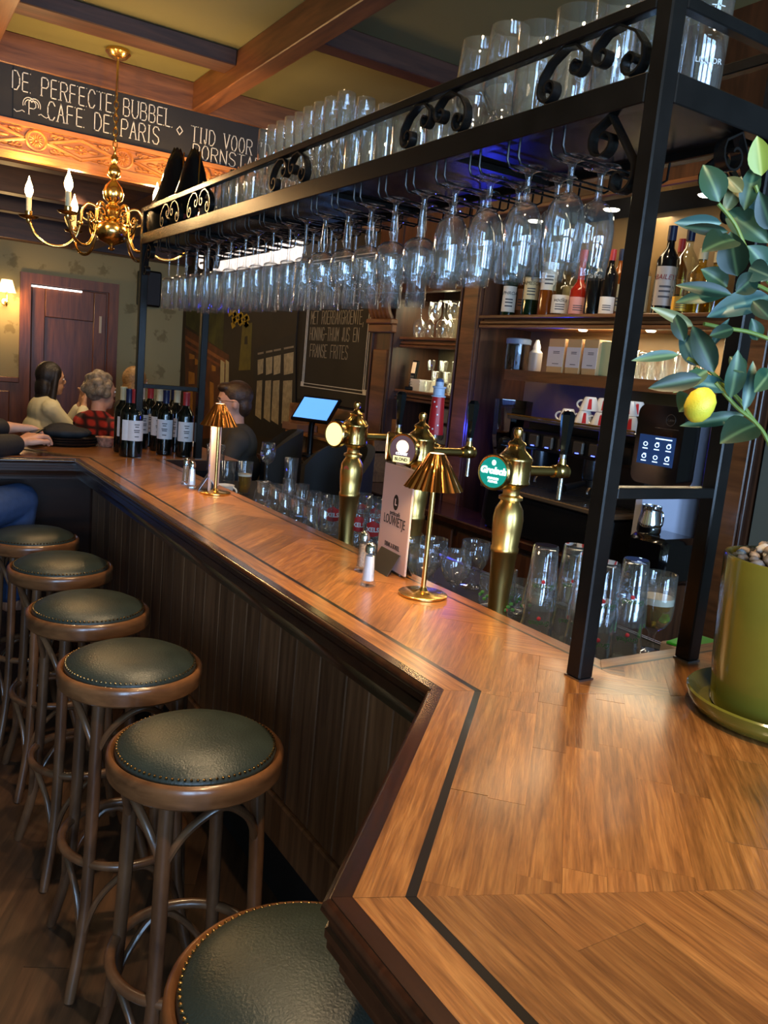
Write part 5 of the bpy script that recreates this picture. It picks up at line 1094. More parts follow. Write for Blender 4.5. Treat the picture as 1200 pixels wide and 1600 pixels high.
for a in range(2):
    for b in range(3):
        xx = cyy - hw * .5 + b * hw * .5; zz = scz0 + (scz1 - scz0) * (.68 - a * .42); s = hw * .085
        mb.tube([(xx + s * math.cos(t), zz + s * .8 * math.sin(t), .0015) for t in [k * 2 * PI / 10 for k in range(10)]], .0016, 4, True, MF); mb.box(xx - s * 1.3, zz - s * 2.0, .001, xx + s * 1.3, zz - s * 1.6, .0018, MF)
        if a != b: mb.box(xx - s * .5, zz + s * .7, .001, xx + s * .9, zz + s * 1.2, .0018, MF)
mb.box(cyy - hw * .1, scz1 - .012, .001, cyy + hw * .6, scz1 - .008, .0018, MF); mb.build('screen_icons', icon, du, smooth=False)
mb = MB(); cl = (cyy + hw * .42, zlo + wz * .83); mb.tube([(cl[0] + .02 * math.cos(t), cl[1] + .02 * math.sin(t), .001) for t in [k * 2 * PI / 24 for k in range(24)]], .0012, 4, True, MF); mb.build('logo_ring', steel, du)
text('logo_lettering', 'Latte', .014, steel, du, MF @ Matrix.Translation((cl[0], cl[1], .001)), shear=.2)
MB().box(cyy - hw * .2, zlo + wz * .715, 0, cyy + hw * .78, zlo + wz * .722, .0015, MF).build('silver_line', steel, du, smooth=False)
MB().ball((-.03, -.30, .25), .004, 8, 6).build('power_light', emis('red_led', (1, .12, .02, 1), 25), cmr)
r = thing('milk_jug', 'small polished steel milk jug on the black unit beside the machine', 'jug', tuple(onx(1013, 832, 2.40) * 1)); JZ = r.location.z
MB().lathe([(.0001, 0), (.040, 0), (.043, .006), (.042, .04), (.034, .075), (.036, .1), (.0345, .1), (.032, .075), (.039, .04), (.0001, .006)], 28).build('jug_body', chrome, r); MB().tube(spline([(-.02, -.03, .09), (-.02, -.065, .085), (-.015, -.065, .04), (-.02, -.04, .03)], 5), .004, 8).build('handle', chrome, r)
single('knock_box', MB().box(-.1, -.13, 0, .1, .045, JZ - BCZ - .001, bev=.02), plain('gloss_black', srgb(7, 7, 8), .08), 'glossy black rounded unit under the milk jug', 'container', (2.44, r.location.y, BCZ + .0005))
cupred = plain('cup_red', srgb(196, 36, 40), .4)
def upcup(px, py, x, zz, lab, tilt=0):
    q = onx(px, py, x); r = cup((x, q.y, zz), 0, lab, 'upturned espresso cups', (PI + tilt, 0, 1.9))
    r.location.z = zz + .0585
    return r, q
k = 0
for (px, zz, x, lab) in ((886, 0, 2.56, 'upturned white cup with red stripe, leftmost on the machine'), (912, 0, 2.56, 'upturned white cup with red stripe, second on the machine'), (938, 0, 2.57, 'upturned white cup with red stripe, left of the rack post'), (965, 0, 2.57, 'upturned white cup hidden behind the rack post'), (984, 0, 2.56, 'upturned white cup with red stripe, right of the rack post'), (918, 1, 2.58, 'white cup with red stripe resting on top of the left cups'), (940, 1, 2.64, 'white cup of the upper layer behind the post'), (978, 1, 2.58, 'white cup with red stripe resting on top of the right cups'), (992, 1, 2.66, 'white cup of the upper layer beside the display')):
    r, q = upcup(px, 660, x, 1.4755 + zz * .0592, lab)
    # red stripe with print on the visible side (local, cup is turned upside down)
    d = Vector((CAM.x - x, CAM.y - q.y, 0)).normalized(); rm = r.rotation_euler.to_matrix().inverted(); dl_ = rm @ d; a0 = math.atan2(dl_.y, dl_.x)
    vs = []
    for i in range(5):
        a = a0 - .22 + .11 * i
        for (rr, z) in ((.0262, .008), (.0335, .03), (.0405, .051)): vs.append((rr * 1.012 * math.cos(a) + .0004 * math.cos(a), rr * 1.012 * math.sin(a), z))
    MB().add(vs, [(3 * i + j, 3 * i + 3 + j, 3 * i + 4 + j, 3 * i + 1 + j) for i in range(4) for j in range(2)]).build('red_stripe', cupred, r)
light('blue_glow', 'POINT', (2.53, 3.30, 1.36), 3.2, (.03, .05, 1), shadow_soft_size=.03)
r = thing('blender_jug', 'dark countertop blender with blue lit controls left of the coffee machine', 'blender', (2.62, 3.02, cmz))
MB().lathe([(.0001, 0), (.09, 0), (.095, .02), (.085, .2), (.06, .24), (.0001, .24)], 24).build('motor_base', black, r); MB().lathe([(.055, .24), (.085, .40), (.09, .58), (.086, .58), (.05, .25), (.0001, .25)], 8).build('jug', bottle_glass('dark_jug', (.18, .2, .3, 1)), r)
for a, z in ((3.7, .30), (3.95, .27)): MB().add([(0, -.02, 0), (0, .025, -.006), (0, .012, .016)], [(0, 1, 2)], Matrix.Translation((.092 * math.cos(a), .092 * math.sin(a), z - .1)) @ Matrix.Rotation(a - PI, 4, 'Z')).build('blue_light', emis('cyan_led', (.05, .35, 1, 1), 6), r)

# ================================================================== FAR END OF THE BACK WALL
WX = 2.75
cbm = thing('chalk_menu_board', 'tall black chalkboard menu with double white border on the right wall', 'chalkboard', (WX, 0, 0))
c0, c1 = onx(476, 600, WX), onx(573, 620, WX); zt_ = 2.35; yl, yr, zb_ = c0.y, c1.y, (c0.z + c1.z) / 2
MB().box(-.02, yr - .09, zb_ - .1, 0, yl + .07, zt_ + .05).build('board', plain('menu_chalkboard', srgb(40, 36, 28), .7, noise=.2, nscale=3), cbm, smooth=False)
mb = MB()
for ins in (0, .022):
    for a, b in (((yl - ins, zb_ + ins), (yr + ins, zb_ + ins)), ((yl - ins, zt_ - ins), (yr + ins, zt_ - ins)), ((yl - ins, zb_ + ins), (yl - ins, zt_ - ins)), ((yr + ins, zb_ + ins), (yr + ins, zt_ - ins))):
        mb.tube([(-.021, a[0], a[1]), (-.021, b[0], b[1])], .0035, 4)
for a in (yl, yr): mb.box(-.0225, a - .022, zb_ - .004, -.02, a + .022, zb_ + .03)
mb.build('chalk_border', chalk, cbm, smooth=False)
mb = MB()
for txt, px0, py0, px1 in (('VOORAFJE ELDE', 478, 441, 570), ('KARBONADE OTELETJES', 486, 476, 578), ('MET ROERBAKGROENTE,', 486, 506, 568), ('HONING-THIJM JUS EN', 484, 531, 558), ('FRANSE FRITES', 484, 557, 543)):
    a, b = onx(px0, py0, WX - .02), onx(px1, py0, WX - .02); w = a.y - b.y; h = .088
    e = strokes(MB(), txt, h, frame((0, 0, 0), (1, 0, 0), (0, 0, 1)), .5, .2)
    xo = 0
    for wd in txt.split(' '): mb = MB(); xo += strokes(mb, wd, h, frame((-.0205, a.y - xo, a.z), (0, -1, 0), (0, 0, 1)), .5 * w / e, .2 * w / e, .0055, False) + h * .5; mb.build('chalk_word', plain('dim_chalk', srgb(150, 140, 120), .9), cbm, smooth=False)
# street photograph printed on the wall
mu = thing('wall_mural', 'large dark photo mural of a street with lit shop windows on the right wall', 'mural', (WX, 0, 0))
yA, yB = onx(289, 560, WX).y, onx(462, 560, WX).y
MB().box(-.012, yB, .75, 0, min(yA, YW - .01), 2.42).build('print_sheet', plain('mural_dark', srgb(34, 26, 14), .6, noise=.5, nscale=2.2), mu, smooth=False)
def mq(nm, pts, col, off=0, noise=.2, ns=14):
    Q = [onx(px, py, WX - .0125) for px, py in pts]; vs = [(-.0125 - off * .0006 - .0004, q.y, q.z) for q in Q] + [(-.012, q.y, q.z) for q in Q]; n = len(Q)
    MB().add(vs, [tuple(range(n)), tuple(range(2 * n - 1, n - 1, -1))] + [(i, (i + 1) % n, n + (i + 1) % n, n + i) for i in range(n)]).build(nm, plain('mural_%s_%d' % (nm, int(sum(col[:3]) * 1e4)), col, .6, noise=noise, nscale=ns), mu, smooth=False)
mq('printed_facade', ((289, 512), (358, 555), (358, 680), (290, 690)), srgb(78, 42, 18), 0, .5, 9)
mq('printed_trees', ((290, 450), (352, 450), (348, 548), (291, 508)), srgb(52, 54, 14), 0, .6, 6)
mq('printed_cornice', ((290, 524), (358, 566), (358, 572), (290, 530)), srgb(120, 72, 34), 1)
mq('printed_cornice', ((290, 536), (358, 578), (358, 581), (290, 541)), srgb(110, 60, 28), 1)
for x, y0, y1, w in ((295, 580, 600, 9), (296, 552, 561, 8), (308, 588, 604, 6), (294, 607, 660, 7), (312, 612, 655, 5), (328, 596, 640, 6), (331, 570, 580, 6), (305, 560, 570, 6)): mq('printed_window', ((x, y0), (x + w, y0 + 3), (x + w, y1), (x, y1)), srgb(150, 100, 30), 2)
for x, w in ((345, 6), (353, 5)): mq('printed_sheet', ((x, 562), (x + w, 566), (x + w - 1, 608), (x - 1, 606)), srgb(170, 158, 120), 2)
mq('printed_banner', ((379, 508), (394, 504), (391, 578), (373, 579)), srgb(108, 96, 26), 2); mq('printed_emblem', ((383, 526), (387, 525), (387, 538), (382, 538)), srgb(40, 30, 10), 3)
for k in range(14): x, y = 356 + (k * 37 % 28), 486 + (k * 23 % 20); mq('printed_blossom', ((x, y), (x + 5, y - 3), (x + 7, y + 5), (x + 2, y + 9)), srgb(176, 140, 16), 2 + k % 3)
mq('printed_shopfront', ((397, 545), (462, 520), (462, 690), (395, 680)), srgb(24, 22, 20), 1)
for x0, x1 in ((403, 412), (416, 426), (428, 439), (444, 459)):
    sl = -.32; mq('printed_pane', ((x0, 563 + (400 - x0) * .22), (x1, 563 + (400 - x1) * .22), (x1 - 1, 583), (x0, 586)), srgb(176, 162, 128), 3, .25, 30); mq('printed_pane', ((x0 - 1, 595), (x1 - 2, 594), (x1 - 4, 652 + (x1 - 400) * .3), (x0 - 4, 648 + (x0 - 400) * .3)), srgb(168, 152, 116), 3, .25, 30)
    mq('printed_sill', ((x0, 552 + (400 - x0) * .2), (x1, 552 + (400 - x1) * .2), (x1, 555 + (400 - x1) * .2), (x0, 555 + (400 - x0) * .2)), srgb(140, 130, 110), 3)
# white boxed lamp high on the right wall, loudspeaker, sconce
ya, yb = onx(475, 395, WX).y, onx(352, 400, WX).y; z0, z1 = onx(420, 416, WX).z, onx(420, 374, WX).z
r = thing('wall_light_box', 'large white box fitting high on the right wall behind the hanging glasses', 'wall fitting', (WX, 0, 0)); MB().box(-.25, ya, z0, 0, yb, z1, bev=.02).build('housing', emis('lit_white_housing', (1, .87, .78, 1), .95), r, smooth=False); MB().box(-.252, ya + .05, z0 + .03, -.249, yb - .05, z0 + .05).build('vent_slot', steel, r, smooth=False)
q = ony(229, 452, YW); r = thing('loudspeaker', 'black wall loudspeaker right of the door', 'loudspeaker', (q.x, YW - .005, q.z)); MB().box(-.1, -.16, -.17, .1, 0, .17, bev=.015).build('cabinet', black, r, smooth=False); MB().box(-.088, -.166, -.155, .088, -.159, .155, bev=.003).build('grille', plain('grey_grille', srgb(40, 42, 48), .7), r, smooth=False)
q = ony(8, 450, YW); r = thing('wall_sconce', 'small brass wall sconce with glowing pleated shade left of the door', 'sconce', (q.x, YW - .11, q.z))
MB().lathe([(.045, .07), (.075, -.035), (.078, -.04), (.075, -.04), (.043, .068), (.0001, .066)], 28).build('shade', emis('sconce_shade_glow', (1, .68, .3, 1), 2.6), r); MB().tube(spline([(0, .1, -.12), (0, .03, -.16), (0, 0, -.13), (0, 0, -.02)], 6), .008, 8).build('arm', brass, r); MB().lathe([(.0001, 0), (.035, 0), (.03, .012), (.0001, .014)], 20, frame((0, .105, -.12), (1, 0, 0), (0, 0, 1))).build('wall_plate', brass, r)
light('sconce_light', 'POINT', (q.x, YW - .2, q.z - .1), 9, (1, .62, .26), shadow_soft_size=.05)
# till screen, its stand and wooden counter boxes
def slab_px(nm, lab, cat, c, w, h, yaw, pitch, scr):
    r = thing(nm, lab, cat, tuple(c)); Mr = Matrix.Rotation(yaw, 4, 'Z') @ Matrix.Rotation(pitch, 4, 'X')
    MB().box(-w / 2, -.012, -h / 2, w / 2, .012, h / 2, Mr, bev=.004).build('housing', black, r, smooth=False); MB().box(-w / 2 + .015, -.0135, -h / 2 + .015, w / 2 - .015, -.012, h / 2 - .02, Mr).build('screen', scr, r, smooth=False)
    MB().tube([(0, .02, -.01), (0, .05, -.12), (0, .05, -.3)], .02, 10).build('stand', black, r); MB().lathe([(.0001, -.31), (.09, -.31), (.09, -.298), (.0001, -.295)], 28, Matrix.Translation((0, .05, 0))).build('stand_base', black, r); return r
tq = atd(494, 640, 5.35); slab_px('till_screen', 'tilted till touch screen glowing light blue on the back counter', 'screen', (tq.x, tq.y, tq.z), .29, .21, -1.05, -.75, emis('till_blue', (.11, .36, .95, 1), .85))
single('till_stand_post', MB().box(-.03, -.03, BCZ, .03, .03, tq.z - .312).box(-.08, -.08, BCZ, .08, .08, BCZ + .02), black, 'black post carrying the till screen', 'stand', (tq.x, tq.y + .05, .0008))
tq = atd(538, 668, 5.05); slab_px('payment_screen', 'small dark blue payment display behind the far beer tap', 'screen', (tq.x, tq.y, tq.z), .18, .11, -1.05, -.8, emis('pay_blue', (.05, .12, .5, 1), 1.0))
single('display_post', MB().box(-.03, -.03, BCZ, .03, .03, tq.z - .312).box(-.07, -.07, BCZ, .07, .07, BCZ + .02), black, 'short black post under the payment display', 'stand', (tq.x, tq.y + .05, .0008))
crate = wood('light_crate_wood', srgb(110, 68, 30), srgb(160, 108, 56), .5, (18, 2, 18), .1, .1)
ya, yb = onx(452, 640, 2.55).y, onx(585, 690, 2.55).y; za = onx(470, 632, 2.55).z
r = thing('wooden_counter_shelf', 'light brown wooden counter shelf with open front below the chalk menu', 'shelf unit', (2.55, 0, BCZ + .0005)); hz = za - BCZ
MB().box(.14, yb, 0, .18, ya, hz, bev=.004).build('back_panel', crate, r, smooth=False); MB().box(0, ya - .02, 0, .14, ya, hz, bev=.003).build('side_panel', crate, r, smooth=False); MB().box(0, yb, 0, .14, yb + .02, hz - .1, bev=.003).build('side_panel', crate, r, smooth=False); MB().box(-.02, yb, hz * .45, .14, ya, hz * .45 + .02, bev=.003).build('shelf_board', crate, r, smooth=False)
q = onx(448, 664, 2.5); single('card_box', MB().box(-.08, -.12, 0, .08, .12, .05, bev=.003), plain('brown_card', srgb(128, 92, 72), .7), 'flat brown box on the counter shelf below the mural', 'box', (2.60, q.y, BCZ + .0005 + hz * .45 + .0205))
q = onx(588, 650, WX - .05); r = thing('wall_remote', 'white remote control in a wall holder beside the chalk menu', 'remote', (WX, onx(589, 650, WX).y, onx(589, 650, WX).z))
MB().box(-.045, -.035, -.09, -.021, .035, .09, bev=.005).build('remote_body', white, r, smooth=False); MB().box(-.047, -.022, .02, -.045, .022, .07).build('display', plain('lcd_grey', srgb(90, 92, 80), .4), r, smooth=False); MB().box(-.047, -.01, -.03, -.045, .01, 0).build('button', plain('lime_button', srgb(150, 160, 50), .5), r, smooth=False); MB().box(-.038, -.045, -.1, -.02, .045, -.04, bev=.004).build('holder', white, r, smooth=False)
for k, (px, py) in enumerate(((575, 732), (582, 742))): q = onz(px, py, BCZ); single('receipt', MB().box(-.05, -.035, 0, .05, .035, .002), paper, ('crumpled receipt lying on the back counter', 'second receipt beside it on the back counter')[k], 'paper', (min(q.x, 2.9), q.y, BCZ + .001 + k * .003), (0, 0, k * .8))
q = onz(842, 822, BCZ); single('white_cloth_ball', MB().ball((0, 0, .015), (.035, .022, .015), 12, 8).ball((.03, .02, .012), (.02, .02, .012), 10, 6), white, 'small crumpled white napkin on the back counter', 'napkin', (2.45, onx(842, 822, 2.45).y, BCZ + .001))

# ================================================================== CHANDELIER
cc = (1.033, 4.304); ch = thing('chandelier', 'brass candle chandelier with six curved arms hanging before the carved frieze', 'chandelier', (cc[0], cc[1], 0))
MB().lathe([(.0001, 2.999), (.055, 2.999), (.058, 2.985), (.04, 2.965), (.02, 2.955), (.0001, 2.955)], 32).build('ceiling_rose', brass, ch)
mb = MB().tube([(0, 0, 2.96), (0, 0, 2.80)], .006, 8)
for k in range(9): z = 2.79 - k * .03; mb.tube([(.010 * math.cos(t) * (1 if k % 2 else 0), .010 * math.cos(t) * (0 if k % 2 else 1), z - .006 + .02 * math.sin(t)) for t in [j * 2 * PI / 12 for j in range(12)]], .003, 6, True)
mb.build('chain', brass, ch)
MB().lathe([(.0001, 2.54), (.008, 2.53), (.018, 2.515), (.02, 2.50), (.012, 2.485), (.026, 2.47), (.034, 2.45), (.030, 2.43), (.012, 2.415), (.018, 2.405), (.040, 2.38), (.050, 2.35), (.044, 2.32), (.020, 2.30), (.032, 2.292), (.036, 2.28), (.022, 2.268), (.026, 2.255), (.045, 2.25), (.050, 2.24), (.045, 2.23), (.03, 2.222), (.05, 2.215), (.075, 2.20), (.084, 2.175), (.080, 2.15), (.06, 2.125), (.03, 2.112), (.014, 2.105), (.010, 2.095), (.015, 2.088), (.008, 2.08), (.0001, 2.078)], 40).build('baluster', brass, ch)
bulbm = emis('candle_bulb', (1, .62, .26, 1), 42); candle = plain('ivory_candle', srgb(226, 206, 160), .5)
ang0 = math.atan2(-1.033, 4.304)
armm = MB().tube(spline([(.045, 0, 2.235), (.075, 0, 2.275), (.115, 0, 2.285), (.140, 0, 2.25), (.145, 0, 2.2), (.165, 0, 2.125), (.215, 0, 2.075), (.285, 0, 2.07), (.345, 0, 2.105), (.375, 0, 2.17)], 5), .0075, 10).tube(spline([(.14, 0, 2.22), (.105, 0, 2.205), (.10, 0, 2.235), (.12, 0, 2.24)], 5), .005, 8).tube(spline([(.16, 0, 2.14), (.195, 0, 2.16), (.215, 0, 2.2), (.195, 0, 2.225), (.175, 0, 2.205), (.19, 0, 2.195)], 5), .005, 8).ball((.148, 0, 2.19), .014, 12, 8).mesh('arm')
cupm = MB().lathe([(.006, 2.155), (.012, 2.165), (.012, 2.175), (.04, 2.182), (.046, 2.19), (.04, 2.19), (.014, 2.186), (.017, 2.20), (.017, 2.212), (.0001, 2.212)], 24, Matrix.Translation((.378, 0, 0))).mesh('drip_pan')
canm = MB().lathe([(.0125, 2.205), (.0125, 2.275), (.0001, 2.275)], 18, Matrix.Translation((.378, 0, 0))).mesh('candle_sleeve'); blm = MB().lathe([(.0001, 2.274), (.009, 2.276), (.0175, 2.295), (.0185, 2.31), (.014, 2.33), (.006, 2.35), (.0022, 2.368), (.0001, 2.372)], 20, Matrix.Translation((.378, 0, 0))).mesh('flame_bulb')
for k in range(6):
    a = ang0 + k * PI / 3; am_ = obj('arm', armm, brass, ch, None, (0, 0, a)); obj('drip_pan', cupm, brass, am_); obj('candle_sleeve', canm, candle, am_); obj('flame_bulb', blm, bulbm, am_)
    light('candle_light', 'POINT', (cc[0] + .378 * math.cos(a), cc[1] + .378 * math.sin(a), 2.40), 6.5, (1, .62, .26), shadow_soft_size=.02)

# ================================================================== PEOPLE
def skin(name, c): return plain(name, c, .5, noise=.06, nscale=20)
sk1, sk2, sk3 = skin('skin_a', srgb(196, 146, 112)), skin('skin_b', srgb(206, 150, 122)), skin('skin_c', srgb(190, 140, 118))
def headvol(mb, c, yaw, s=1.07, pitch=0):
    M = Matrix.Translation(c) @ Matrix.Rotation(yaw, 4, 'Z') @ Matrix.Rotation(pitch, 4, 'Y') @ Matrix.Scale(s, 4)
    for ctr, r in (((0, 0, .01), (.092, .073, .10)), ((.03, 0, -.055), (.058, .056, .062)), ((.055, 0, -.095), (.028, .032, .022)), ((.094, 0, -.018), (.018, .012, .02)), ((.088, 0, .0), (.010, .009, .03)), ((-.002, .075, -.012), (.016, .010, .03)), ((-.002, -.075, -.012), (.016, .010, .03)), ((.078, 0, -.058), (.016, .024, .010)), ((.075, 0, .022), (.018, .05, .012))):
        mb.ball(ctr, r, 18, 12, M)
    return M
def face(par, M, hair, brow=True):
    dark = plain('dark_brown_eye', srgb(30, 22, 18), .3)
    for s in (-1, 1):
        e = MB().ball((.079, s * .03, .004), (.010, .013, .008), 10, 8, M).build('eye', white, par); MB().ball((.0875, s * .03, .004), (.003, .005, .005), 8, 6, M).build('iris', dark, e)
        if brow: MB().tube([(.086, s * .015, .024), (.088, s * .03, .029), (.080, s * .046, .024)], .004, 6, M=M).build('eyebrow', hair, par)
    MB().ball((.0905, 0, -.057), (.006, .022, .006), 10, 6, M).build('mouth', plain('lip_tone', srgb(150, 84, 76), .5), par)
def hand(mb, wrist, d, up, curl=.7, s=1.0, side=1):
    d = Vector(d).normalized(); u = Vector(up); u = (u - d * u.dot(d)).normalized(); w = d.cross(u) * side
    wr = Vector(wrist); 
    for k in range(4): q = (k - 1.5) * .019 * s; mb.cap(wr, wr + d * .075 * s + w * q, .021 * s, .0125 * s, 10)
    for k, L in enumerate((.062, .072, .068, .052)):
        p = wr + d * .082 * s + w * ((k - 1.5) * .0205 * s); a = d; b = p
        for j, f_ in enumerate((.45, .32, .23)):
            ang = curl * (.5 + .5 * j); a = (a * math.cos(ang * .8) - u * math.sin(ang * .8)).normalized(); n = b + a * L * f_ * s; mb.cap(b, n, (.0102 - .001 * j) * s, (.0095 - .001 * j) * s, 8); b = n
    p = wr + d * .025 * s - w * .03 * s; a = (d * .7 - w * .7 - u * .15).normalized(); q = p + a * .038 * s; mb.cap(p, q, .0135 * s, .0115 * s, 8); a = (d * .95 - w * .1 - u * .4).normalized(); mb.cap(q, q + a * .03 * s, .0112 * s, .009 * s, 8)
def torso(mb, hip, neck, yaw, sh=.19, dp=.11, inf=0):
    hip = Vector(hip); neck = Vector(neck); r = Vector((-math.sin(yaw), math.cos(yaw), 0)); sp = neck - hip
    for t, w, d in ((0, .165, .13), (.3, .155, .115), (.6, .17, .12), (.82, .175, dp)):
        c = hip + sp * t; M = Matrix.Translation(c) @ Matrix.Rotation(yaw, 4, 'Z'); mb.ball((0, 0, 0), (d + inf, w + inf, sp.length * .22), 18, 12, M)
    for s in (-1, 1): mb.cap(neck - sp.normalized() * .05, neck - sp.normalized() * .085 + r * s * sh * .85, .05 + inf, .062 + inf)
    return r
# --- woman in cream blouse
def person(label, headc, yaw, hipz, skinm, cloth, clothname, lean=.06, arms=None, hairfn=None, hair=None, pitch=0, glasses=False, group=None, extra=None, seat=None):
    headc = Vector(headc); f = Vector((math.cos(yaw), math.sin(yaw), 0)); neck = headc + Vector((0, 0, -.16)) - f * .02; hip = Vector((headc.x, headc.y, hipz)) - f * (lean + .04)
    root = thing('person', label, 'person', (hip.x, hip.y, FZ)); O = Vector((hip.x, hip.y, FZ)); r = Vector((-f.y, f.x, 0))
    body = MB(); M = headvol(body, headc - O, yaw, 1.07, pitch); body.cap(neck - O - Vector((0, 0, .03)), headc - O - Vector((0, 0, .06)) - f * .012, .055, .052); torso(body, hip - O, neck - O, yaw)
    cl = MB(); torso(cl, hip - O, neck - O + Vector((0, 0, .01)), yaw, inf=.018); cl.cap(neck - O - Vector((0, 0, .07)), neck - O - Vector((0, 0, .025)), .09, .07)
    for s, (el, wr, hd, hu) in zip((1, -1), arms):
        shp = neck - Vector((0, 0, .085)) + r * s * .175; el, wr = Vector(el), Vector(wr)
        body.cap(shp - O, el - O, .048, .04); body.cap(el - O, wr - O, .04, .027); hand(body, wr - O, hd, hu, .75, 1.07, s)
        cl.cap(shp - O, el - O, .066, .058); cl.cap(el - O, el + (wr - el) * .86 - O, .058, .046)
    for s in (1, -1):                                          # seated legs
        hp = hip - O + r * s * .09; kn = hp + f * .43 + Vector((0, 0, .02)); ft = Vector((kn.x, kn.y, .09)); body.cap(hp, kn, .082, .062); body.cap(kn, ft, .06, .042); body.cap(ft - Vector((0, 0, .05)), ft + f * .14 - Vector((0, 0, .05)), .04, .035)
    obj('body', solid(body, .0085, 3), skinm, root); obj(clothname, solid(cl, .010, 6), cloth, root)
    tr = MB()
    for s in (1, -1): hp = hip - O + r * s * .09; kn = hp + f * .43 + Vector((0, 0, .02)); tr.cap(hp, kn, .094, .074); tr.cap(kn, Vector((kn.x, kn.y, .12)), .072, .055)
    tr.ball(hip - O, (.15, .17, .12), 14, 10); obj('trousers', solid(tr, .012, 4), extra or plain('dark_trousers', srgb(34, 36, 44), .8), root)
    h = MB(); hairfn(h, M); obj('hair', solid(h, .008, 3), hair, root); face(root, M, hair)
    if glasses:
        mb = MB()
        for s in (-1, 1): mb.tube([(.094 + .002 * math.cos(t), s * .032 + .022 * math.cos(t), .004 + .016 * math.sin(t)) for t in [k * 2 * PI / 16 for k in range(16)]], .0016, 5, True, M); mb.tube([(.092, s * .054, .008), (.05, s * .074, .01), (-.01, s * .082, .004)], .0016, 5, M=M)
        mb.tube([(.097, -.012, .008), (.097, .012, .008)], .0016, 5, M=M); mb.build('spectacles', black, root)
    return root
def long_hair(h, M):
    h.ball((-.018, 0, .03), (.098, .088, .102), 18, 12, M); h.ball((-.055, 0, -.07), (.06, .088, .11), 16, 10, M); h.ball((-.07, 0, -.19), (.05, .082, .12), 16, 10, M); h.ball((-.085, 0, -.29), (.04, .065, .08), 14, 10, M)
    for s in (-1, 1): h.cap(M @ Vector((.02, s * .07, .06)), M @ Vector((-.02, s * .088, -.2)), .026, .03)
def short_hair(h, M):
    h.ball((-.02, 0, .04), (.094, .083, .086), 18, 12, M); h.ball((-.05, 0, -.02), (.052, .076, .07), 16, 10, M); h.ball((.045, 0, .085), (.05, .06, .03), 14, 8, M)
def curly_hair(h, M):
    random.seed(5)
    for k in range(60):
        a = random.uniform(0, 2 * PI); b = random.uniform(-.5, 1.5); v = Vector((math.cos(a) * math.cos(b), math.sin(a) * math.cos(b), math.sin(b)))
        if v.x > .45 and v.z < .55: continue
        h.ball((-.022 + v.x * .085, v.y * .078, .018 + v.z * .095), random.uniform(.022, .036), 8, 6, M)
    h.ball((-.03, 0, .02), (.085, .078, .09), 14, 10, M)
def wavy(h, M):
    h.ball((-.015, 0, .035), (.1, .088, .1), 18, 12, M); h.ball((-.05, 0, -.05), (.055, .086, .09), 14, 10, M)
V = Vector
darkhair, greyhair, blond, brown = [plain('hair_%s' % n, c, .5, noise=.4, nscale=60, bump=.6, bscale=120) for n, c in (('dark', srgb(30, 22, 18)), ('grey', srgb(128, 112, 92)), ('blond', srgb(150, 112, 66)), ('brown', srgb(58, 38, 24)))]
cream = plain('cream_blouse', srgb(206, 196, 160), .75, bump=.5, bscale=14)
def plaid():
    m, n, p = _new('red_plaid'); N = n.nodes.new; L = n.links.new; tc = N('ShaderNodeTexCoord'); out = None
    for d in ('X', 'Z'):
        w = N('ShaderNodeTexWave'); w.bands_direction = d; w.inputs['Scale'].default_value = 5; L(tc.outputs['Object'], w.inputs['Vector'])
        if out is None: out = w.outputs['Fac']
        else:
            mm = N('ShaderNodeMath'); mm.operation = 'MULTIPLY'; L(out, mm.inputs[0]); L(w.outputs['Fac'], mm.inputs[1]); out = mm.outputs[0]
    r = N('ShaderNodeValToRGB'); r.color_ramp.elements[0].color = srgb(40, 14, 14); r.color_ramp.elements[1].color = srgb(176, 46, 34); r.color_ramp.elements[1].position = .45; L(out, r.inputs['Fac']); L(r.outputs['Color'], p.inputs['Base Color']); p.inputs['Roughness'].default_value = .85; return m
hd = atd(80, 592, 6.55); yw = math.radians(5); f = V((math.cos(yw), math.sin(yw), 0)); s_ = V((-f.y, f.x, 0))
person('woman in a cream blouse with long dark hair, hands raised together at her chin', hd, yw, .50, sk1, cream, 'blouse', .12, [(hd + f * .17 + s_ * .22 + V((0, 0, -.46)), hd + f * .25 + s_ * .06 + V((0, 0, -.20)), (.1, -.25, .9), f), (hd + f * .17 - s_ * .2 + V((0, 0, -.46)), hd + f * .25 - s_ * .04 + V((0, 0, -.20)), (.1, .25, .9), f)], long_hair, darkhair)
hg = atd(158, 612, 5.8); yw = math.radians(20); f = V((math.cos(yw), math.sin(yw), 0)); s_ = V((-f.y, f.x, 0))
person('grey haired person in a red plaid shirt seen from behind, left of the wine bottles', hg, yw, .50, sk2, plaid(), 'plaid_shirt', .02, [(hg + s_ * .27 + f * .08 + V((0, 0, -.46)), hg + f * .3 + s_ * .2 + V((0, 0, -.5)), f, (0, 0, 1)), (hg - s_ * .27 + f * .08 + V((0, 0, -.46)), hg + f * .3 - s_ * .2 + V((0, 0, -.5)), f, (0, 0, 1))], curly_hair, greyhair)
hb = atd(212, 598, 7.2); yw = math.radians(15); f = V((math.cos(yw), math.sin(yw), 0)); s_ = V((-f.y, f.x, 0))
person('fair haired person mostly hidden behind the wine bottles', hb, yw, .50, sk3, plain('dark_top', srgb(40, 38, 40), .8), 'jumper', .04, [(hb + s_ * .26 + f * .1 + V((0, 0, -.45)), hb + f * .3 + s_ * .15 + V((0, 0, -.48)), f, (0, 0, 1)), (hb - s_ * .26 + f * .1 + V((0, 0, -.45)), hb + f * .3 - s_ * .15 + V((0, 0, -.48)), f, (0, 0, 1))], wavy, blond)
hm_ = atd(366, 628, 5.1); yw = math.radians(160); f = V((math.cos(yw), math.sin(yw), 0)); s_ = V((-f.y, f.x, 0))
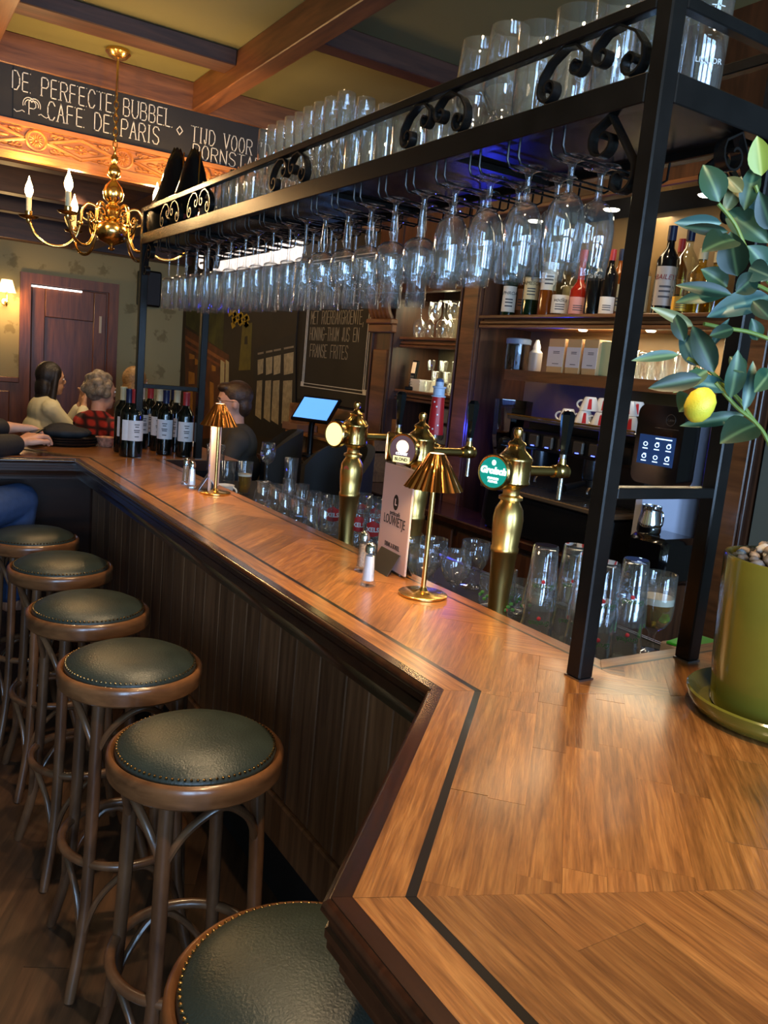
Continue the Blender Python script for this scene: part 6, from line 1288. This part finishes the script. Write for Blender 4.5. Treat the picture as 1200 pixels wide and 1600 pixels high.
person('man with short brown hair, spectacles and dark grey shirt, in profile behind the far lamp', hm_, yw, .54, sk3, plain('charcoal_shirt', srgb(52, 50, 48), .85, bump=.3, bscale=16), 'shirt', .06, [(hm_ + s_ * .27 + f * .1 + V((0, 0, -.46)), hm_ + f * .33 + s_ * .2 + V((0, 0, -.42)), f, (0, 0, 1)), (hm_ - s_ * .27 + f * .1 + V((0, 0, -.46)), hm_ + f * .33 - s_ * .2 + V((0, 0, -.42)), f, (0, 0, 1))], short_hair, brown, .1, True)
# --- man at the left edge: dark sleeves, blue jeans, hands on a phone
root = thing('person', 'man in dark jacket and blue jeans holding a phone at the left edge', 'person', (.12, 3.66, FZ)); O = V((.12, 3.66, FZ))
hip = V((.10, 3.66, .86)); neck = V((.16, 3.76, 1.40)); hc = V((.20, 3.80, 1.56)); yw = math.radians(52); f = V((math.cos(yw), math.sin(yw), 0)); s_ = V((-f.y, f.x, 0))
body = MB(); M = headvol(body, hc - O, yw, 1.07, .3); body.cap(neck - O - V((0, 0, .03)), hc - O - V((0, 0, .06)), .055, .052); torso(body, hip - O, neck - O, yw)
cl = MB(); torso(cl, hip - O, neck - O, yw, inf=.02)
wr1 = onz(28, 694, 1.135); wr2 = onz(14, 668, 1.19)
for s, el, wr, hdv, up in ((-1, V((.36, 3.74, 1.15)), wr1, (.5, .35, .22), (-.2, -.1, 1)), (1, V((.12, 4.05, 1.17)), wr2, (.62, .05, .0), (0, .1, 1))):
    shp = neck - V((0, 0, .085)) + s_ * s * .18; body.cap(shp - O, el - O, .05, .042); body.cap(el - O, wr - O, .042, .030); hand(body, wr - O, hdv, up, 1.2, 1.3, s); cl.cap(shp - O, el - O, .07, .064); cl.cap(el - O, el + (wr - el) * .9 - O, .062, .050)
legs = MB(); kn = [V((.585, 3.99, .885)), V((.32, 4.12, .88))]
for s, k_ in zip((-1, 1), kn):
    hp = hip + s_ * s * .1; ft = V((k_.x - .04, k_.y - .05, .42)); body.cap(hp - O, k_ - O, .08, .06); body.cap(k_ - O, ft - O, .058, .045); body.cap(ft - O, ft + V((.1, .08, -.03)) - O, .04, .035); legs.cap(hp - O, k_ - O, .098, .086); legs.cap(k_ - O, ft + V((0, 0, .05)) - O, .083, .06)
legs.ball(hip - O, (.16, .18, .10), 14, 10)
obj('body', solid(body, .0065, 3), sk2, root); obj('jacket', solid(cl, .010, 5), plain('black_jacket', srgb(24, 25, 30), .7, bump=.35, bscale=20), root); obj('jeans', solid(legs, .010, 4), plain('blue_jeans', srgb(52, 72, 112), .85, noise=.15, nscale=30, bump=.3, bscale=300), root)
h = MB(); short_hair(h, M); obj('hair', solid(h, .008, 3), brown, root); face(root, M, brown)
ph = onz(50, 676, 1.18); single('smartphone', MB().box(-.036, -.075, -.004, .036, .075, .004, bev=.002), black, 'black smartphone held in both hands at the left edge', 'phone', (ph.x - .01, ph.y, ph.z - .01), (.3, -.25, -.9))
single('green_scarf', MB().tube(spline([(0, 0, 0), (.05, .03, -.04), (.06, .05, -.12)], 4), [.04] * 4 + [.05] * 4 + [.03], 10), plain('green_knit', srgb(28, 84, 44), .9, noise=.3, nscale=40, bump=.5), 'green scarf end hanging below the bar at the left edge', 'scarf', tuple(onz(6, 722, 1.03)))
# tables and chairs of the far room
def table(loc, R, label):
    r = thing('cafe_table', label, 'table', loc); H = .74
    MB().lathe([(.0001, H - .03), (R - .01, H - .03), (R, H - .02), (R, H - .005), (R - .006, H), (.0001, H)], 40).build('table_top', nosing, r); MB().lathe([(.03, .03), (.03, H - .03)], 16).build('column', iron, r); MB().lathe([(.0001, 0), (.24, 0), (.24, .015), (.03, .035), (.0001, .035)], 32).build('foot', iron, r)
table((hd.x + .62, hd.y - .35, FZ), .38, 'small round dark table between the seated guests')
q = V((hd.x + .5, hd.y - .28, FZ + .741)); single('menu_block', MB().box(-.06, -.004, 0, .06, .004, .14), paper, 'small white card standing on the guests table', 'card', tuple(ony(123, 632, q.y - .0).xy) + (q.z,))
def chair(loc, yaw, label, m=blackm):
    r = thing('dining_chair', label, 'chair', loc, yaw, 'black chairs of the far room')
    MB().box(-.22, -.22, .43, .22, .22, .48, bev=.015).build('seat', m, r, smooth=False)
    n = 12; vs = []
    for i in range(n + 1):
        a = PI - 1.15 + 2.3 * i / n
        for rr in (.25, .215):
            for z in (.56, .94 - .10 * abs(i / n - .5) ** 2 * 4): vs.append((rr * math.cos(a), rr * math.sin(a), z))
    fs = []
    for i in range(n):
        a = i * 4; b = a + 4; fs += [(a, b, b + 1, a + 1), (a + 2, a + 3, b + 3, b + 2), (a + 1, b + 1, b + 3, a + 3), (a, a + 2, b + 2, b)]
    fs += [(0, 1, 3, 2), (n * 4, n * 4 + 2, n * 4 + 3, n * 4 + 1)]; MB().add(vs, fs).build('backrest', m, r, ang=60)
    for sx in (-1, 1):
        for sy in (-1, 1): MB().tube([(sx * .19, sy * .19, .44), (sx * .21, sy * .21, 0)], .016, 8).build('leg', m, r)
    for sy in (-1, 1): MB().tube([(-.18, sy * .15, .47), (-.2, sy * .15, .6)], .014, 8).build('back_post', m, r)
chair((hd.x - .14, hd.y, FZ), math.radians(5), 'black chair under the woman in cream'); chair((hg.x - .06, hg.y, FZ), math.radians(20), 'black chair under the grey haired guest'); chair((hb.x - .08, hb.y - .02, FZ), math.radians(15), 'black chair of the fair haired guest')
for px, py, dep, ra, lab in ((408, 700, 5.0, -.35, 'black rounded tub chair of the man with spectacles'), (512, 720, 4.4, .2, 'black rounded tub chair beside the till')):
    q = atd(px, py, dep); r = thing('tub_stool', lab, 'chair', (q.x, q.y, FZ), 0, 'tall tub chairs behind the bar')
    MB().lathe([(.0001, .60), (.2, .60), (.21, .62), (.21, .67), (.19, .69), (.0001, .69)], 32).build('seat', blackm, r)
    vs = []; n = 20
    for i in range(n + 1):
        a = ra - 1.5 + 3.0 * i / n; hh = 1.30 - .16 * (abs(i / n - .5) * 2) ** 2.5
        for rr in (.25, .21):
            for z in (.68, hh): vs.append((rr * math.cos(a), rr * math.sin(a), z))
    fs = []
    for i in range(n): a = i * 4; b = a + 4; fs += [(a, b, b + 1, a + 1), (a + 2, a + 3, b + 3, b + 2), (a + 1, b + 1, b + 3, a + 3), (a, a + 2, b + 2, b)]
    fs += [(0, 1, 3, 2), (n * 4, n * 4 + 2, n * 4 + 3, n * 4 + 1)]; MB().add(vs, fs).build('backrest', blackm, r, ang=60)
    for k in range(4): a = PI / 4 + k * PI / 2; MB().tube([(.15 * math.cos(a), .15 * math.sin(a), .61), (.2 * math.cos(a), .2 * math.sin(a), 0)], .016, 8).build('leg', blackm, r)
